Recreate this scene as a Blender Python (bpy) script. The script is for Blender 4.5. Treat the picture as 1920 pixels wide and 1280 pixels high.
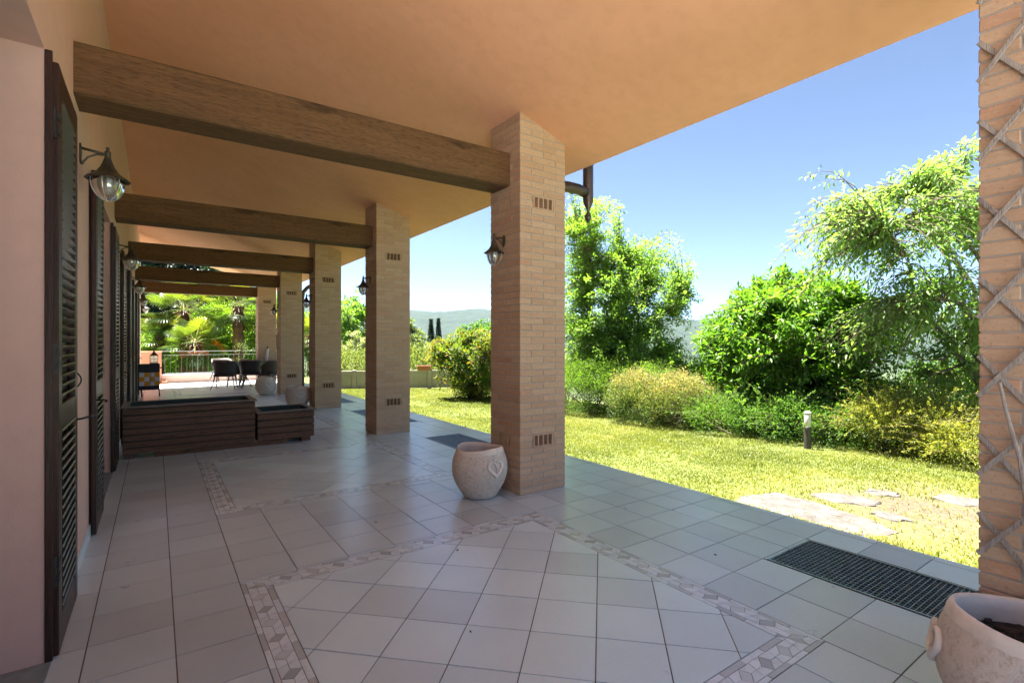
import bpy, math, random
import numpy as np
from mathutils import Vector, Matrix
random.seed(7); np.random.seed(7)
R = math.radians
sc = bpy.context.scene
for o in list(bpy.data.objects): bpy.data.objects.remove(o)

# ---------------------------------------------------------------- camera
EYE = 1.35
cam = bpy.data.objects.new('camera', bpy.data.cameras.new('camera'))
cam.data.lens = 17.89; cam.data.sensor_width = 36
cam.data.clip_start = 0.05; cam.data.clip_end = 9000
cam.location = (0, 0, EYE); cam.rotation_euler = (R(90), 0, R(-35))
sc.collection.objects.link(cam); sc.camera = cam
# ---------------------------------------------------------------- light
TO_SUN = Vector((-0.10, 0.28, 0.95)).normalized()
W = bpy.data.worlds.new('World'); sc.world = W; W.use_nodes = True
nt = W.node_tree; nt.nodes.clear()
sky = nt.nodes.new('ShaderNodeTexSky'); sky.sky_type = 'NISHITA'; sky.sun_disc = False
sky.sun_elevation = math.asin(TO_SUN.z); sky.sun_rotation = math.atan2(TO_SUN.x, TO_SUN.y)
sky.altitude = 200; sky.air_density = 0.36; sky.dust_density = 0.7; sky.ozone_density = 1.8
bg = nt.nodes.new('ShaderNodeBackground'); bg.inputs[1].default_value = 0.05
wo = nt.nodes.new('ShaderNodeOutputWorld')
nt.links.new(sky.outputs[0], bg.inputs[0]); nt.links.new(bg.outputs[0], wo.inputs[0])
sl = bpy.data.lights.new('sun', 'SUN'); sl.energy = 5.0; sl.angle = R(0.5); sl.color = (1, 0.95, 0.87)
so = bpy.data.objects.new('sun', sl); sc.collection.objects.link(so)
so.rotation_euler = TO_SUN.to_track_quat('Z', 'Y').to_euler(); so.location = (0, 20, 30)
sc.view_settings.view_transform = 'Standard'; sc.view_settings.look = 'None'
sc.view_settings.exposure = 2.92; sc.view_settings.gamma = 1
sc.render.engine = 'CYCLES'
sc.cycles.max_bounces = 10; sc.cycles.diffuse_bounces = 6; sc.cycles.transparent_max_bounces = 16

HAZE = 0.00009
# ---------------------------------------------------------------- helpers
col = sc.collection
def tag(o, label=None, cat=None, group=None, kind=None):
    if label: o['label'] = label
    if cat: o['category'] = cat
    if group: o['group'] = group
    if kind: o['kind'] = kind
    return o
def empty(name, loc=(0, 0, 0), rz=0):
    o = bpy.data.objects.new(name, None); o.location = loc; o.rotation_euler = (0, 0, rz)
    o.empty_display_size = 0.2; col.objects.link(o); return o
class MB:
    def __init__(s): s.v = []; s.f = []
    def add(s, vs, fs):
        n = len(s.v); s.v += [tuple(p) for p in vs]; s.f += [tuple(i + n for i in f) for f in fs]
    def box(s, x0, x1, y0, y1, z0, z1, M=None):
        vs = [Vector((x, y, z)) for x in (x0, x1) for y in (y0, y1) for z in (z0, z1)]
        if M: vs = [M @ v for v in vs]
        s.add(vs, [(0, 1, 3, 2), (4, 6, 7, 5), (0, 4, 5, 1), (2, 3, 7, 6), (0, 2, 6, 4), (1, 5, 7, 3)])
    def cbox(s, x0, x1, y0, y1, z0, z1, c=0.004, M=None):
        # box with chamfered edges (every edge)
        xs = (x0, x1); ys = (y0, y1); zs = (z0, z1); vs = []; idx = {}
        for i in (0, 1):
            for j in (0, 1):
                for k in (0, 1):
                    sx = 1 if i == 0 else -1; sy = 1 if j == 0 else -1; sz = 1 if k == 0 else -1
                    for a, off in enumerate(((0, c * sy, c * sz), (c * sx, 0, c * sz), (c * sx, c * sy, 0))):
                        idx[(i, j, k, a)] = len(vs); vs.append(Vector((xs[i] + off[0], ys[j] + off[1], zs[k] + off[2])))
        F = []
        for i in (0, 1): F.append([idx[(i, 0, 0, 0)], idx[(i, 1, 0, 0)], idx[(i, 1, 1, 0)], idx[(i, 0, 1, 0)]])
        for j in (0, 1): F.append([idx[(0, j, 0, 1)], idx[(1, j, 0, 1)], idx[(1, j, 1, 1)], idx[(0, j, 1, 1)]])
        for k in (0, 1): F.append([idx[(0, 0, k, 2)], idx[(1, 0, k, 2)], idx[(1, 1, k, 2)], idx[(0, 1, k, 2)]])
        for i in (0, 1):
            for j in (0, 1): F.append([idx[(i, j, 0, 0)], idx[(i, j, 0, 1)], idx[(i, j, 1, 1)], idx[(i, j, 1, 0)]])
        for i in (0, 1):
            for k in (0, 1): F.append([idx[(i, 0, k, 0)], idx[(i, 0, k, 2)], idx[(i, 1, k, 2)], idx[(i, 1, k, 0)]])
        for j in (0, 1):
            for k in (0, 1): F.append([idx[(0, j, k, 1)], idx[(0, j, k, 2)], idx[(1, j, k, 2)], idx[(1, j, k, 1)]])
        for i in (0, 1):
            for j in (0, 1):
                for k in (0, 1): F.append([idx[(i, j, k, 0)], idx[(i, j, k, 1)], idx[(i, j, k, 2)]])
        ctr = Vector(((x0 + x1) / 2, (y0 + y1) / 2, (z0 + z1) / 2)); G = []
        for f in F:
            n = (vs[f[1]] - vs[f[0]]).cross(vs[f[2]] - vs[f[0]]); m = sum((vs[q] for q in f), Vector()) / len(f)
            G.append(f if n.dot(m - ctr) > 0 else f[::-1])
        if M: vs = [M @ v for v in vs]
        s.add(vs, G)
    def tube(s, pts, r, n=8, cap=True):
        pts = [Vector(p) for p in pts]; m = len(pts)
        rs = r if hasattr(r, '__len__') else [r] * m
        t0 = (pts[1] - pts[0]).normalized()
        u = t0.cross(Vector((0, 0, 1))); u = u.normalized() if u.length > 1e-3 else Vector((1, 0, 0))
        vs = []
        for i in range(m):
            t = (pts[min(i + 1, m - 1)] - pts[max(i - 1, 0)]).normalized()
            u = (u - t * u.dot(t)).normalized(); w = t.cross(u)
            for k in range(n):
                a = 2 * math.pi * k / n; vs.append(pts[i] + (u * math.cos(a) + w * math.sin(a)) * rs[i])
        fs = [(i * n + k, i * n + (k + 1) % n, (i + 1) * n + (k + 1) % n, (i + 1) * n + k) for i in range(m - 1) for k in range(n)]
        if cap: fs += [tuple(range(n))[::-1], tuple((m - 1) * n + k for k in range(n))]
        s.add(vs, fs)
    def lathe(s, prof, n=32, o=(0, 0, 0), fn=None):
        o = Vector(o); vs = []
        for r, z in prof:
            for k in range(n):
                a = 2 * math.pi * k / n; p = Vector((r * math.cos(a), r * math.sin(a), z))
                if fn: p = fn(p, a)
                vs.append(p + o)
        m = len(prof)
        s.add(vs, [(i * n + k, i * n + (k + 1) % n, (i + 1) * n + (k + 1) % n, (i + 1) * n + k) for i in range(m - 1) for k in range(n)])
    def prism(s, poly, z0, z1):
        n = len(poly); vs = [(x, y, z0) for x, y in poly] + [(x, y, z1) for x, y in poly]
        s.add(vs, [tuple(range(n))[::-1], tuple(range(n, 2 * n))] + [(i, (i + 1) % n, n + (i + 1) % n, n + i) for i in range(n)])
    def build(s, name, mat, parent=None, smooth=False, rnd=None, bevel=None):
        me = bpy.data.meshes.new(name); me.from_pydata(s.v, [], s.f)
        if mat: me.materials.append(mat)
        if smooth: me.polygons.foreach_set('use_smooth', [True] * len(me.polygons))
        if rnd is not None:
            a = me.attributes.new('rnd', 'FLOAT', 'FACE'); a.data.foreach_set('value', rnd)
        me.update()
        o = bpy.data.objects.new(name, me); col.objects.link(o)
        if parent: o.parent = parent
        if bevel:
            b = o.modifiers.new('bevel', 'BEVEL'); b.width = bevel; b.segments = 2; b.limit_method = 'ANGLE'
        return o
def kids(o): return [c for c in bpy.data.objects if c.parent == o]
def copy_tree(o, parent=None):
    c = o.copy(); col.objects.link(c); c.parent = parent
    for ch in kids(o): copy_tree(ch, c)
    return c

# ---------------------------------------------------------------- materials
class NM:
    def __init__(s, name):
        s.m = bpy.data.materials.new(name); s.m.use_nodes = True; s.t = s.m.node_tree; s.t.nodes.clear()
        s.out = s.n('ShaderNodeOutputMaterial'); s.b = s.n('ShaderNodeBsdfPrincipled'); s.l(s.b, 0, s.out, 0)
    def n(s, t, **k):
        x = s.t.nodes.new(t)
        for a, b in k.items(): setattr(x, a, b)
        return x
    def l(s, a, ao, b, bi): s.t.links.new(a.outputs[ao], b.inputs[bi])
    def coord(s, scale=(1, 1, 1), kind='Object', rot=(0, 0, 0)):
        c = s.n('ShaderNodeTexCoord'); m = s.n('ShaderNodeMapping'); m.inputs['Scale'].default_value = scale
        m.inputs['Rotation'].default_value = rot; s.l(c, kind, m, 0); return m
    def noise(s, co, scale, detail=4, rough=0.55, dist=0):
        x = s.n('ShaderNodeTexNoise'); x.inputs['Scale'].default_value = scale; x.inputs['Detail'].default_value = detail
        x.inputs['Roughness'].default_value = rough; x.inputs['Distortion'].default_value = dist
        if co: s.l(co, 0, x, 'Vector')
        return x
    def ramp(s, src, so, stops):
        x = s.n('ShaderNodeValToRGB'); e = x.color_ramp.elements
        while len(e) < len(stops): e.new(0.5)
        for i, (p, c) in enumerate(stops): e[i].position = p; e[i].color = (*c, 1) if len(c) == 3 else c
        s.l(src, so, x, 0); return x
    def mix(s, a, b, fac, mode='MIX'):
        x = s.n('ShaderNodeMix', data_type='RGBA', blend_type=mode)
        for i, q in ((6, a), (7, b), (0, fac)):
            if isinstance(q, tuple) and hasattr(q[0], 'outputs'): s.t.links.new(q[0].outputs[q[1]], x.inputs[i])
            elif i == 0: x.inputs[0].default_value = q
            else: x.inputs[i].default_value = (*q, 1)
        return x
    def bump(s, src, so, strength=0.3, dist=0.01, prev=None):
        x = s.n('ShaderNodeBump'); x.inputs['Strength'].default_value = strength; x.inputs['Distance'].default_value = dist
        s.l(src, so, x, 'Height')
        if prev: s.l(prev, 0, x, 'Normal')
        return x
    def set(s, **k):
        for a, b in k.items(): s.b.inputs[a.replace('_', ' ')].default_value = b
        return s
def stucco(name, c, c2, rough=0.9):
    m = NM(name); co = m.coord()
    n1 = m.noise(co, 0.9, 8, .62); n2 = m.noise(co, 180, 3); n3 = m.noise(co, 9, 6, .65)
    r = m.ramp(n1, 0, [(0.3, c), (0.7, c2)])
    x = m.mix((r, 0), tuple(v * 0.9 for v in c), (m.ramp(n3, 0, [(0.45, (0, 0, 0)), (0.75, (0.5, 0.5, 0.5))]), 0))
    m.l(x, 2, m.b, 'Base Color'); m.set(Roughness=rough)
    b = m.bump(n2, 0, 0.35, 0.002); b2 = m.bump(n3, 0, 0.25, 0.004, b); m.l(b2, 0, m.b, 'Normal'); return m.m
def wood(name, c1, c2, axis='X', scale=1.0, rough=0.6, knots=True):
    m = NM(name); st = {'X': (1.2, 14, 14), 'Y': (14, 1.2, 14), 'Z': (14, 14, 1.2)}[axis]
    co = m.coord(tuple(v * scale for v in st)); n1 = m.noise(co, 2.2, 8, 0.65, 1.2)
    n2 = m.noise(m.coord(tuple(v * scale * 4 for v in st)), 4, 4)
    co3 = m.coord(tuple(max(1, v * 0.3) * scale for v in st)); n3 = m.noise(co3, 2.1, 3)
    r = m.ramp(n1, 0, [(0.3, c1), (0.7, c2)])
    d = m.mix((r, 0), tuple(v * 0.35 for v in c1), (m.ramp(n3, 0, [(0.62, (0, 0, 0)), (0.72, (0.8, 0.8, 0.8))]), 0) if knots else 0.0)
    g = m.mix((d, 2), (0.02, 0.012, 0.008), (m.ramp(n2, 0, [(0.52, (0, 0, 0)), (0.64, (0.6, 0.6, 0.6))]), 0))
    m.l(g, 2, m.b, 'Base Color'); m.set(Roughness=rough); m.b.inputs['Specular IOR Level'].default_value = .3
    m.l(m.bump(n1, 0, 0.4, 0.004, m.bump(n2, 0, 0.3, 0.002)), 0, m.b, 'Normal'); return m.m
def plain(name, c, rough=0.5, metal=0, noise=0.25, nscale=12, bump=0.1):
    m = NM(name); co = m.coord(); n = m.noise(co, nscale, 5)
    r = m.ramp(n, 0, [(0.3, tuple(v * (1 - noise) for v in c)), (0.7, tuple(min(1, v * (1 + noise)) for v in c))])
    m.l(r, 0, m.b, 'Base Color'); m.set(Roughness=rough, Metallic=metal)
    m.l(m.bump(m.noise(co, nscale * 9, 3), 0, bump, 0.002), 0, m.b, 'Normal'); return m.m
def brickmat(name='brick', k=1.06):
    m = NM(name); a = m.n('ShaderNodeAttribute', attribute_name='rnd'); co = m.coord()
    r = m.ramp(a, 'Fac', [(0.0, (0.45 * k, 0.290 * k, 0.182 * k)), (0.35, (0.49 * k, 0.322 * k, 0.202 * k)), (0.8, (0.52 * k, 0.36 * k, 0.235 * k)), (1.0, (0.47 * k, 0.27 * k, 0.165 * k))])
    n1 = m.noise(m.coord((8, 8, 30)), 2.5, 5, 0.7); n2 = m.noise(co, 90, 3)
    x = m.mix((r, 0), (0.66 * k, 0.5 * k, 0.36 * k), (m.ramp(n1, 0, [(0.5, (0, 0, 0)), (0.8, (0.55, 0.55, 0.55))]), 0))
    y = m.mix((x, 2), (0.22, 0.12, 0.08), (m.ramp(n2, 0, [(0.58, (0, 0, 0)), (0.75, (0.5, 0.5, 0.5))]), 0))
    m.l(y, 2, m.b, 'Base Color'); m.set(Roughness=0.85)
    m.l(m.bump(n1, 0, 0.5, 0.006, m.bump(n2, 0, 0.5, 0.003)), 0, m.b, 'Normal'); return m.m
def tilemat(name, c, c2, rough=0.27):
    m = NM(name); a = m.n('ShaderNodeAttribute', attribute_name='rnd'); co = m.coord()
    n1 = m.noise(co, 3.0, 5, 0.5, 0.0); n2 = m.noise(m.coord((25, 70, 25)), 1.0, 3, 0.6)
    r = m.ramp(n1, 0, [(0.2, c), (0.8, c2)])
    x = m.mix((r, 0), tuple(min(.95, v * 1.15) for v in c2), (m.ramp(n2, 0, [(0.2, (0, 0, 0)), (0.85, (0.38, 0.38, 0.38))]), 0))
    k = m.ramp(a, 'Fac', [(0.0, (0.86, 0.84, 0.83)), (0.5, (0.97, 0.97, 0.96)), (1.0, (1.06, 1.05, 1.03))])
    y = m.mix((x, 2), (k, 0), 1.0, 'MULTIPLY')
    d = m.noise(co, 0.55, 2, 0.5); y2 = m.mix((y, 2), tuple(v * 0.62 for v in c), (m.ramp(d, 0, [(0.35, (0, 0, 0)), (0.8, (0.35, 0.35, 0.35))]), 0))
    m.l(y2, 2, m.b, 'Base Color'); m.b.inputs['Specular IOR Level'].default_value = .65
    rr = m.ramp(m.noise(co, 5, 5), 0, [(0.2, (rough,) * 3), (0.85, (rough * 1.1,) * 3)]); m.l(rr, 0, m.b, 'Roughness')
    m.l(m.bump(n2, 0, 0.06, 0.0006), 0, m.b, 'Normal'); return m.m
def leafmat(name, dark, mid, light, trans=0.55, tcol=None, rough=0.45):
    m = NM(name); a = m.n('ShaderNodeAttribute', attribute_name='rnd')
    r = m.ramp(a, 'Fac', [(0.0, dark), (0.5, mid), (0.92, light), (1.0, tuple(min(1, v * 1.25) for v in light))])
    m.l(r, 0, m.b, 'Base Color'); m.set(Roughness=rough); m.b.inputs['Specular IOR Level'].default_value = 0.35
    t = m.n('ShaderNodeBsdfTranslucent')
    tc = m.mix((r, 0), tcol or (1.35, 1.5, 0.5), 1.0, 'MULTIPLY'); m.l(tc, 2, t, 0)
    mx = m.n('ShaderNodeMixShader'); mx.inputs[0].default_value = trans
    m.l(m.b, 0, mx, 1); m.l(t, 0, mx, 2); m.l(mx, 0, m.out, 0); return m.m
def glassmat(name, tint=(0.95, 0.95, 0.93), gl=0.35, frost=0.25):
    m = NM(name); tr = m.n('ShaderNodeBsdfTransparent'); tr.inputs[0].default_value = (*tint, 1)
    g = m.n('ShaderNodeBsdfGlossy'); g.inputs['Roughness'].default_value = 0.08
    d = m.n('ShaderNodeBsdfTranslucent'); d.inputs[0].default_value = (0.85, 0.83, 0.78, 1)
    fr = m.n('ShaderNodeFresnel'); fr.inputs[0].default_value = 1.5
    a = m.n('ShaderNodeMixShader'); a.inputs[0].default_value = frost; m.l(tr, 0, a, 1); m.l(d, 0, a, 2)
    mul = m.n('ShaderNodeMath', operation='MULTIPLY_ADD'); mul.inputs[1].default_value = 1.0; mul.inputs[2].default_value = gl * 0.3
    m.l(fr, 0, mul, 0); b = m.n('ShaderNodeMixShader'); m.l(mul, 0, b, 0); m.l(a, 0, b, 1); m.l(g, 0, b, 2); m.l(b, 0, m.out, 0); return m.m

M_wall = stucco('salmon_render', (0.64, 0.42, 0.34), (0.71, 0.475, 0.39))
M_ceil = stucco('apricot_render', (0.80, 0.415, 0.24), (0.90, 0.485, 0.295))
M_pier = stucco('coral_render', (0.62, 0.27, 0.16), (0.68, 0.32, 0.2))
M_brick = brickmat()
M_mortar = stucco('mortar', (0.36, 0.33, 0.29), (0.45, 0.41, 0.36))
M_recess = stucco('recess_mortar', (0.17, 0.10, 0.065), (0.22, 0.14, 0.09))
M_beam = wood('beam_wood', (0.10, 0.054, 0.022), (0.19, 0.105, 0.046), 'X', 0.8, 0.8)
M_shut = wood('shutter_wood', (0.032, 0.014, 0.009), (0.055, 0.025, 0.015), 'Z', 1.2, 0.38, False)
M_louv = plain('louvre_paint', (0.085, 0.072, 0.05), 0.35, 0, 0.2, 20)
M_plank = wood('planter_wood', (0.10, 0.056, 0.036), (0.19, 0.11, 0.07), 'X', 1.3, 0.75)
M_rimwood = wood('weathered_rim_wood', (0.13, 0.105, 0.09), (0.24, 0.2, 0.17), 'X', 1.3, 0.6)
M_slat = wood('trellis_wood', (0.26, 0.22, 0.19), (0.46, 0.41, 0.36), 'Z', 1.5, 0.8)
M_iron = plain('dark_iron', (0.03, 0.028, 0.025), 0.45, 0.4, 0.3, 30)
M_bronze = plain('bronze_green_metal', (0.075, 0.07, 0.05), 0.42, 0.6, 0.35, 25)
M_pipe = plain('brown_sheet_metal', (0.085, 0.06, 0.055), 0.35, 0.5, 0.2, 8)
M_zinc = plain('galvanised_steel', (0.32, 0.36, 0.40), 0.4, 0.75, 0.25, 18)
M_pit = plain('drain_pit', (0.03, 0.04, 0.045), 0.8)
M_glass = glassmat('lamp_glass', (0.9, 0.9, 0.86), 0.5, 0.35)
M_pane = plain('window_glass', (0.03, 0.035, 0.035), 0.05, 0, 0.1)
M_grout = plain('grout', (0.13, 0.12, 0.11), 0.85, 0, 0.3, 6)
M_tile = tilemat('porcelain_tile', (0.51, 0.59, 0.63), (0.60, 0.69, 0.74))
M_tile2 = tilemat('inset_tile', (0.60, 0.73, 0.79), (0.69, 0.82, 0.88))
def mosaicmat():
    m = NM('mosaic_tile'); a = m.n('ShaderNodeAttribute', attribute_name='rnd'); n = m.noise(m.coord(), 25, 5)
    r = m.ramp(a, 'Fac', [(0.0, (0.38, 0.42, 0.42)), (0.3, (0.50, 0.54, 0.55)), (0.6, (0.62, 0.70, 0.74)), (1.0, (0.72, 0.80, 0.84))])
    x = m.mix((r, 0), (0.4, 0.37, 0.33), (m.ramp(n, 0, [(0.5, (0, 0, 0)), (0.8, (0.5, 0.5, 0.5))]), 0))
    m.l(x, 2, m.b, 'Base Color'); m.set(Roughness=0.25); return m.m
M_mos = mosaicmat()
def potmat():
    m = NM('pot_stone'); co = m.coord(); n1 = m.noise(co, 48, 5, 0.65, .6); n2 = m.noise(co, 6, 4)
    r = m.ramp(n2, 0, [(0.3, (0.64, 0.56, 0.47)), (0.7, (0.74, 0.66, 0.57))])
    x = m.mix((r, 0), (0.44, 0.36, 0.28), (m.ramp(n1, 0, [(0.36, (0.6, 0.6, 0.6)), (0.5, (0, 0, 0))]), 0))
    m.l(x, 2, m.b, 'Base Color'); m.set(Roughness=0.9)
    m.l(m.bump(n1, 0, 1.0, 0.009, m.bump(m.noise(co, 170, 3), 0, 0.4, 0.002)), 0, m.b, 'Normal'); return m.m
M_pot = potmat()
M_potrim = plain('pot_smooth_stone', (0.74, 0.67, 0.58), 0.8, 0, 0.12, 14, 0.2)
M_soil = plain('soil', (0.035, 0.024, 0.018), 0.95, 0, 0.4, 40, 0.8)
M_liner = plain('green_liner', (0.012, 0.03, 0.022), 0.5, 0, 0.3)
M_conc = stucco('fence_concrete', (0.33, 0.30, 0.235), (0.44, 0.41, 0.33))
M_terra = plain('terracotta', (0.42, 0.15, 0.075), 0.8, 0, 0.2)
M_black = plain('black_enamel', (0.012, 0.011, 0.012), 0.3, 0.2, 0.2)
M_rattan = plain('dark_rattan', (0.045, 0.036, 0.032), 0.55, 0, 0.5, 120, 0.9)
M_legmetal = plain('pale_brown_leg', (0.14, 0.105, 0.085), 0.5, 0.1, 0.3, 30)
M_bark = wood('bark', (0.10, 0.08, 0.06), (0.2, 0.17, 0.13), 'Z', 2.5, 0.9)
M_twig = plain('twig', (0.10, 0.075, 0.045), 0.9)

# ---------------------------------------------------------------- terrain (structure)
def vnoise(x, y, s, seed=0):
    r = np.random.RandomState(seed); out = np.zeros_like(x)
    for k in range(5):
        a = r.uniform(0, 6.28, 3); f = s * 1.9 ** k
        out += (np.sin(x * f * math.cos(a[0]) + y * f * math.sin(a[0]) + a[1]) * np.sin(-x * f * math.sin(a[0] + .6) + y * f * math.cos(a[0] + .6) + a[2])) / 1.7 ** k
    return out
def ground_z(x, y):
    x = np.asarray(x, float); y = np.asarray(y, float)
    d = np.hypot(x, y)
    near = -0.05 - 0.022 * np.clip(x - 4, 0, 4)
    back = np.clip((x - 8.3) / 6, 0, 1); back2 = np.clip((y - 21) / 10, 0, 1)
    back3 = np.clip((x + 0.35 * (y - 14) - 9) / 5, 0, 1) * (y > 14.5)
    drop = np.maximum(np.maximum(back, back2), back3)
    drop = drop * drop * (3 - 2 * drop)
    far = -1.2 - 24 * (1 - np.exp(-np.clip(d - 15, 0, 9999) / 90.))
    z = near * (1 - drop) + far * drop
    hill = np.clip((d - 500) / 1000, 0, 1); hill = hill * hill * (3 - 2 * hill)
    ang = np.arctan2(x, y)
    ridge = 84 + 9 * np.sin(ang * 5 + 0.5) + 5 * np.sin(ang * 13) + 2 * np.sin(ang * 37)
    ridge = ridge - 26 * np.clip((ang - 0.75) / 0.4, 0, 1)
    z = z + hill * (ridge + 25)
    z = z + np.clip(d - 60, 0, 200) / 200 * (vnoise(x, y, 0.02, 3) * 1.5)
    return z + np.clip((d - 500) / 300, 0, 1) * (vnoise(x, y, 0.05, 5) * 2.2 + vnoise(x, y, 0.012, 8) * 4)
def terrain():
    rad = np.concatenate([np.linspace(0, 24, 60), np.geomspace(24.6, 480, 60), np.linspace(490, 1700, 170), [2200, 3200]])
    nA = 720; A = np.linspace(0, 2 * math.pi, nA, endpoint=False)
    rr, aa = np.meshgrid(rad, A, indexing='ij'); x = rr * np.sin(aa); y = rr * np.cos(aa); z = ground_z(x, y)
    inside = (x < 4.15) & (x > -12) & (y > -7) & (y < 20.3); z[inside] = -0.75
    v = np.stack([x, y, z], -1).reshape(-1, 3)
    i, k = np.meshgrid(np.arange(len(rad) - 1), np.arange(nA), indexing='ij'); k2 = (k + 1) % nA
    f = np.stack([i * nA + k, i * nA + k2, (i + 1) * nA + k2, (i + 1) * nA + k], -1).reshape(-1, 4)
    return v, f
def npmesh(name, v, f, mat, parent=None, rnd=None, smooth=False):
    me = bpy.data.meshes.new(name); nf, k = f.shape
    me.vertices.add(len(v)); me.vertices.foreach_set('co', np.ascontiguousarray(v, dtype=np.float32).ravel())
    me.loops.add(nf * k); me.loops.foreach_set('vertex_index', np.ascontiguousarray(f, dtype=np.int32).ravel())
    me.polygons.add(nf); me.polygons.foreach_set('loop_start', np.arange(0, nf * k, k, dtype=np.int32))
    me.materials.append(mat)
    if rnd is not None:
        a = me.attributes.new('rnd', 'FLOAT', 'FACE'); a.data.foreach_set('value', np.ascontiguousarray(rnd, dtype=np.float32))
    if smooth: me.polygons.foreach_set('use_smooth', [True] * nf)
    me.update(calc_edges=True); me.validate()
    o = bpy.data.objects.new(name, me); col.objects.link(o)
    if parent: o.parent = parent
    return o
def groundmat():
    m = NM('meadow_and_woods'); g = m.n('ShaderNodeNewGeometry'); ln = m.n('ShaderNodeVectorMath', operation='LENGTH'); m.l(g, 'Position', ln, 0)
    near = m.ramp(m.noise(m.coord(), 6, 6), 0, [(0.3, (0.09, 0.12, 0.025)), (0.7, (0.16, 0.19, 0.04))])
    mid = m.ramp(m.noise(m.coord(), 0.02, 6), 0, [(0.35, (0.03, 0.05, 0.018)), (0.55, (0.07, 0.09, 0.035)), (0.75, (0.025, 0.04, 0.015))])
    far = m.ramp(m.noise(m.coord(), 0.08, 8, 0.7), 0, [(0.35, (0.004, 0.012, 0.008)), (0.52, (0.012, 0.026, 0.012)), (0.72, (0.026, 0.045, 0.018))])
    f1 = m.n('ShaderNodeMapRange'); f1.inputs[1].default_value = 20; f1.inputs[2].default_value = 70; m.l(ln, 1, f1, 0)
    f2 = m.n('ShaderNodeMapRange'); f2.inputs[1].default_value = 450; f2.inputs[2].default_value = 700; m.l(ln, 1, f2, 0)
    x = m.mix((near, 0), (mid, 0), (f1, 0)); y = m.mix((x, 2), (far, 0), (f2, 0)); m.l(y, 2, m.b, 'Base Color'); m.set(Roughness=1.0)
    m.l(m.bump(m.noise(m.coord(), 0.15, 5), 0, 1.0, 4.0), 0, m.b, 'Normal')
    return m.m
v, f = terrain(); tag(npmesh('ground', v, f, groundmat(), smooth=True), kind='structure')
def lawnmat():
    m = NM('lawn_soil'); g = m.n('ShaderNodeNewGeometry')
    r = m.ramp(m.noise(m.coord(), 9, 6), 0, [(0.3, (0.06, 0.08, 0.015)), (0.6, (0.11, 0.13, 0.025)), (0.8, (0.15, 0.14, 0.05))])
    sub = m.n('ShaderNodeVectorMath', operation='SUBTRACT'); sub.inputs[1].default_value = (5.3, 1.5, -0.05); m.l(g, 'Position', sub, 0)
    scl = m.n('ShaderNodeVectorMath', operation='MULTIPLY'); scl.inputs[1].default_value = (0.75, 1.0, 0); m.l(sub, 0, scl, 0)
    ln = m.n('ShaderNodeVectorMath', operation='LENGTH'); m.l(scl, 0, ln, 0)
    ad = m.n('ShaderNodeMath', operation='ADD'); m.l(ln, 1, ad, 0); m.l(m.noise(m.coord(), 3, 5), 0, ad, 1)
    fr = m.ramp(ad, 0, [(0.0, (1, 1, 1)), (0.85, (0.9, 0.9, 0.9)), (1.0, (0.0, 0.0, 0.0))])
    mr = m.n('ShaderNodeMapRange'); mr.inputs[1].default_value = 0.7; mr.inputs[2].default_value = 1.6; mr.inputs[3].default_value = 1; mr.inputs[4].default_value = 0; m.l(ad, 0, mr, 0)
    dirt = m.ramp(m.noise(m.coord(), 30, 5), 0, [(0.35, (0.06, 0.045, 0.025)), (0.7, (0.13, 0.10, 0.06))])
    x = m.mix((r, 0), (dirt, 0), (mr, 0)); m.l(x, 2, m.b, 'Base Color'); m.set(Roughness=1)
    m.l(m.bump(m.noise(m.coord(), 40, 4), 0, 0.8, 0.02), 0, m.b, 'Normal'); return m.m
xs = np.linspace(3.9, 9.6, 58); ys = np.linspace(-3, 17.5, 190); xx, yy = np.meshgrid(xs, ys, indexing='ij')
def lawn_z(x, y): return -0.03 - 0.022 * np.clip(np.asarray(x) - 4, 0, 4) + vnoise(np.asarray(x), np.asarray(y), 1.1, 11) * 0.007
zz = lawn_z(xx, yy) - np.clip(xx - 8.6, 0, 1) * 1.2
i, k = np.meshgrid(np.arange(57), np.arange(189), indexing='ij'); n_ = 190
tag(npmesh('lawn', np.stack([xx, yy, zz], -1).reshape(-1, 3), np.stack([i * n_ + k, (i + 1) * n_ + k, (i + 1) * n_ + k + 1, i * n_ + k + 1], -1).reshape(-1, 4), lawnmat(), smooth=True), kind='structure')

# ---------------------------------------------------------------- patio floor
WX = -0.38; EDGE = 4.0; Y0 = -3.6; Y1 = 19.9; T = 0.305; G = 0.0028
GR = [(-0.32, 1.68), (4.56, 6.56), (7.95, 9.95), (11.26, 13.26)]; GX0, GX1 = 3.11, 3.645
PAN = [(0.385, 2.475, 1.07 + 3.49 * k, 3.20 + 3.49 * k) for k in range(-1, 5)]
def clip(poly, x0, x1, y0, y1):
    for ax, lim, sg in ((0, x0, 1), (0, x1, -1), (1, y0, 1), (1, y1, -1)):
        out = []
        for a, b in zip(poly, poly[1:] + poly[:1]):
            ia = (a[ax] - lim) * sg >= 0; ib = (b[ax] - lim) * sg >= 0
            if ia: out.append(a)
            if ia != ib:
                t = (lim - a[ax]) / (b[ax] - a[ax]); out.append((a[0] + t * (b[0] - a[0]), a[1] + t * (b[1] - a[1])))
        poly = out
        if len(poly) < 3: return None
    ar = abs(sum(p[0] * q[1] - q[0] * p[1] for p, q in zip(poly, poly[1:] + poly[:1]))) / 2
    return poly if ar > 2e-4 else None
base = MB()
for x0, x1, y0, y1 in [(WX - .6, GX0, Y0, Y1), (GX1, EDGE, Y0, Y1)]: base.box(x0, x1, y0, y1, -0.8, -0.004)
prev = Y0
for a, b in GR + [(Y1, None)]:
    base.box(GX0 + .0005, GX1 - .0005, prev, a, -0.8, -0.0045); prev = b
tag(base.build('patio_slab', M_grout), kind='structure')
fl = empty('patio_floor'); tag(fl, kind='structure')
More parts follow.
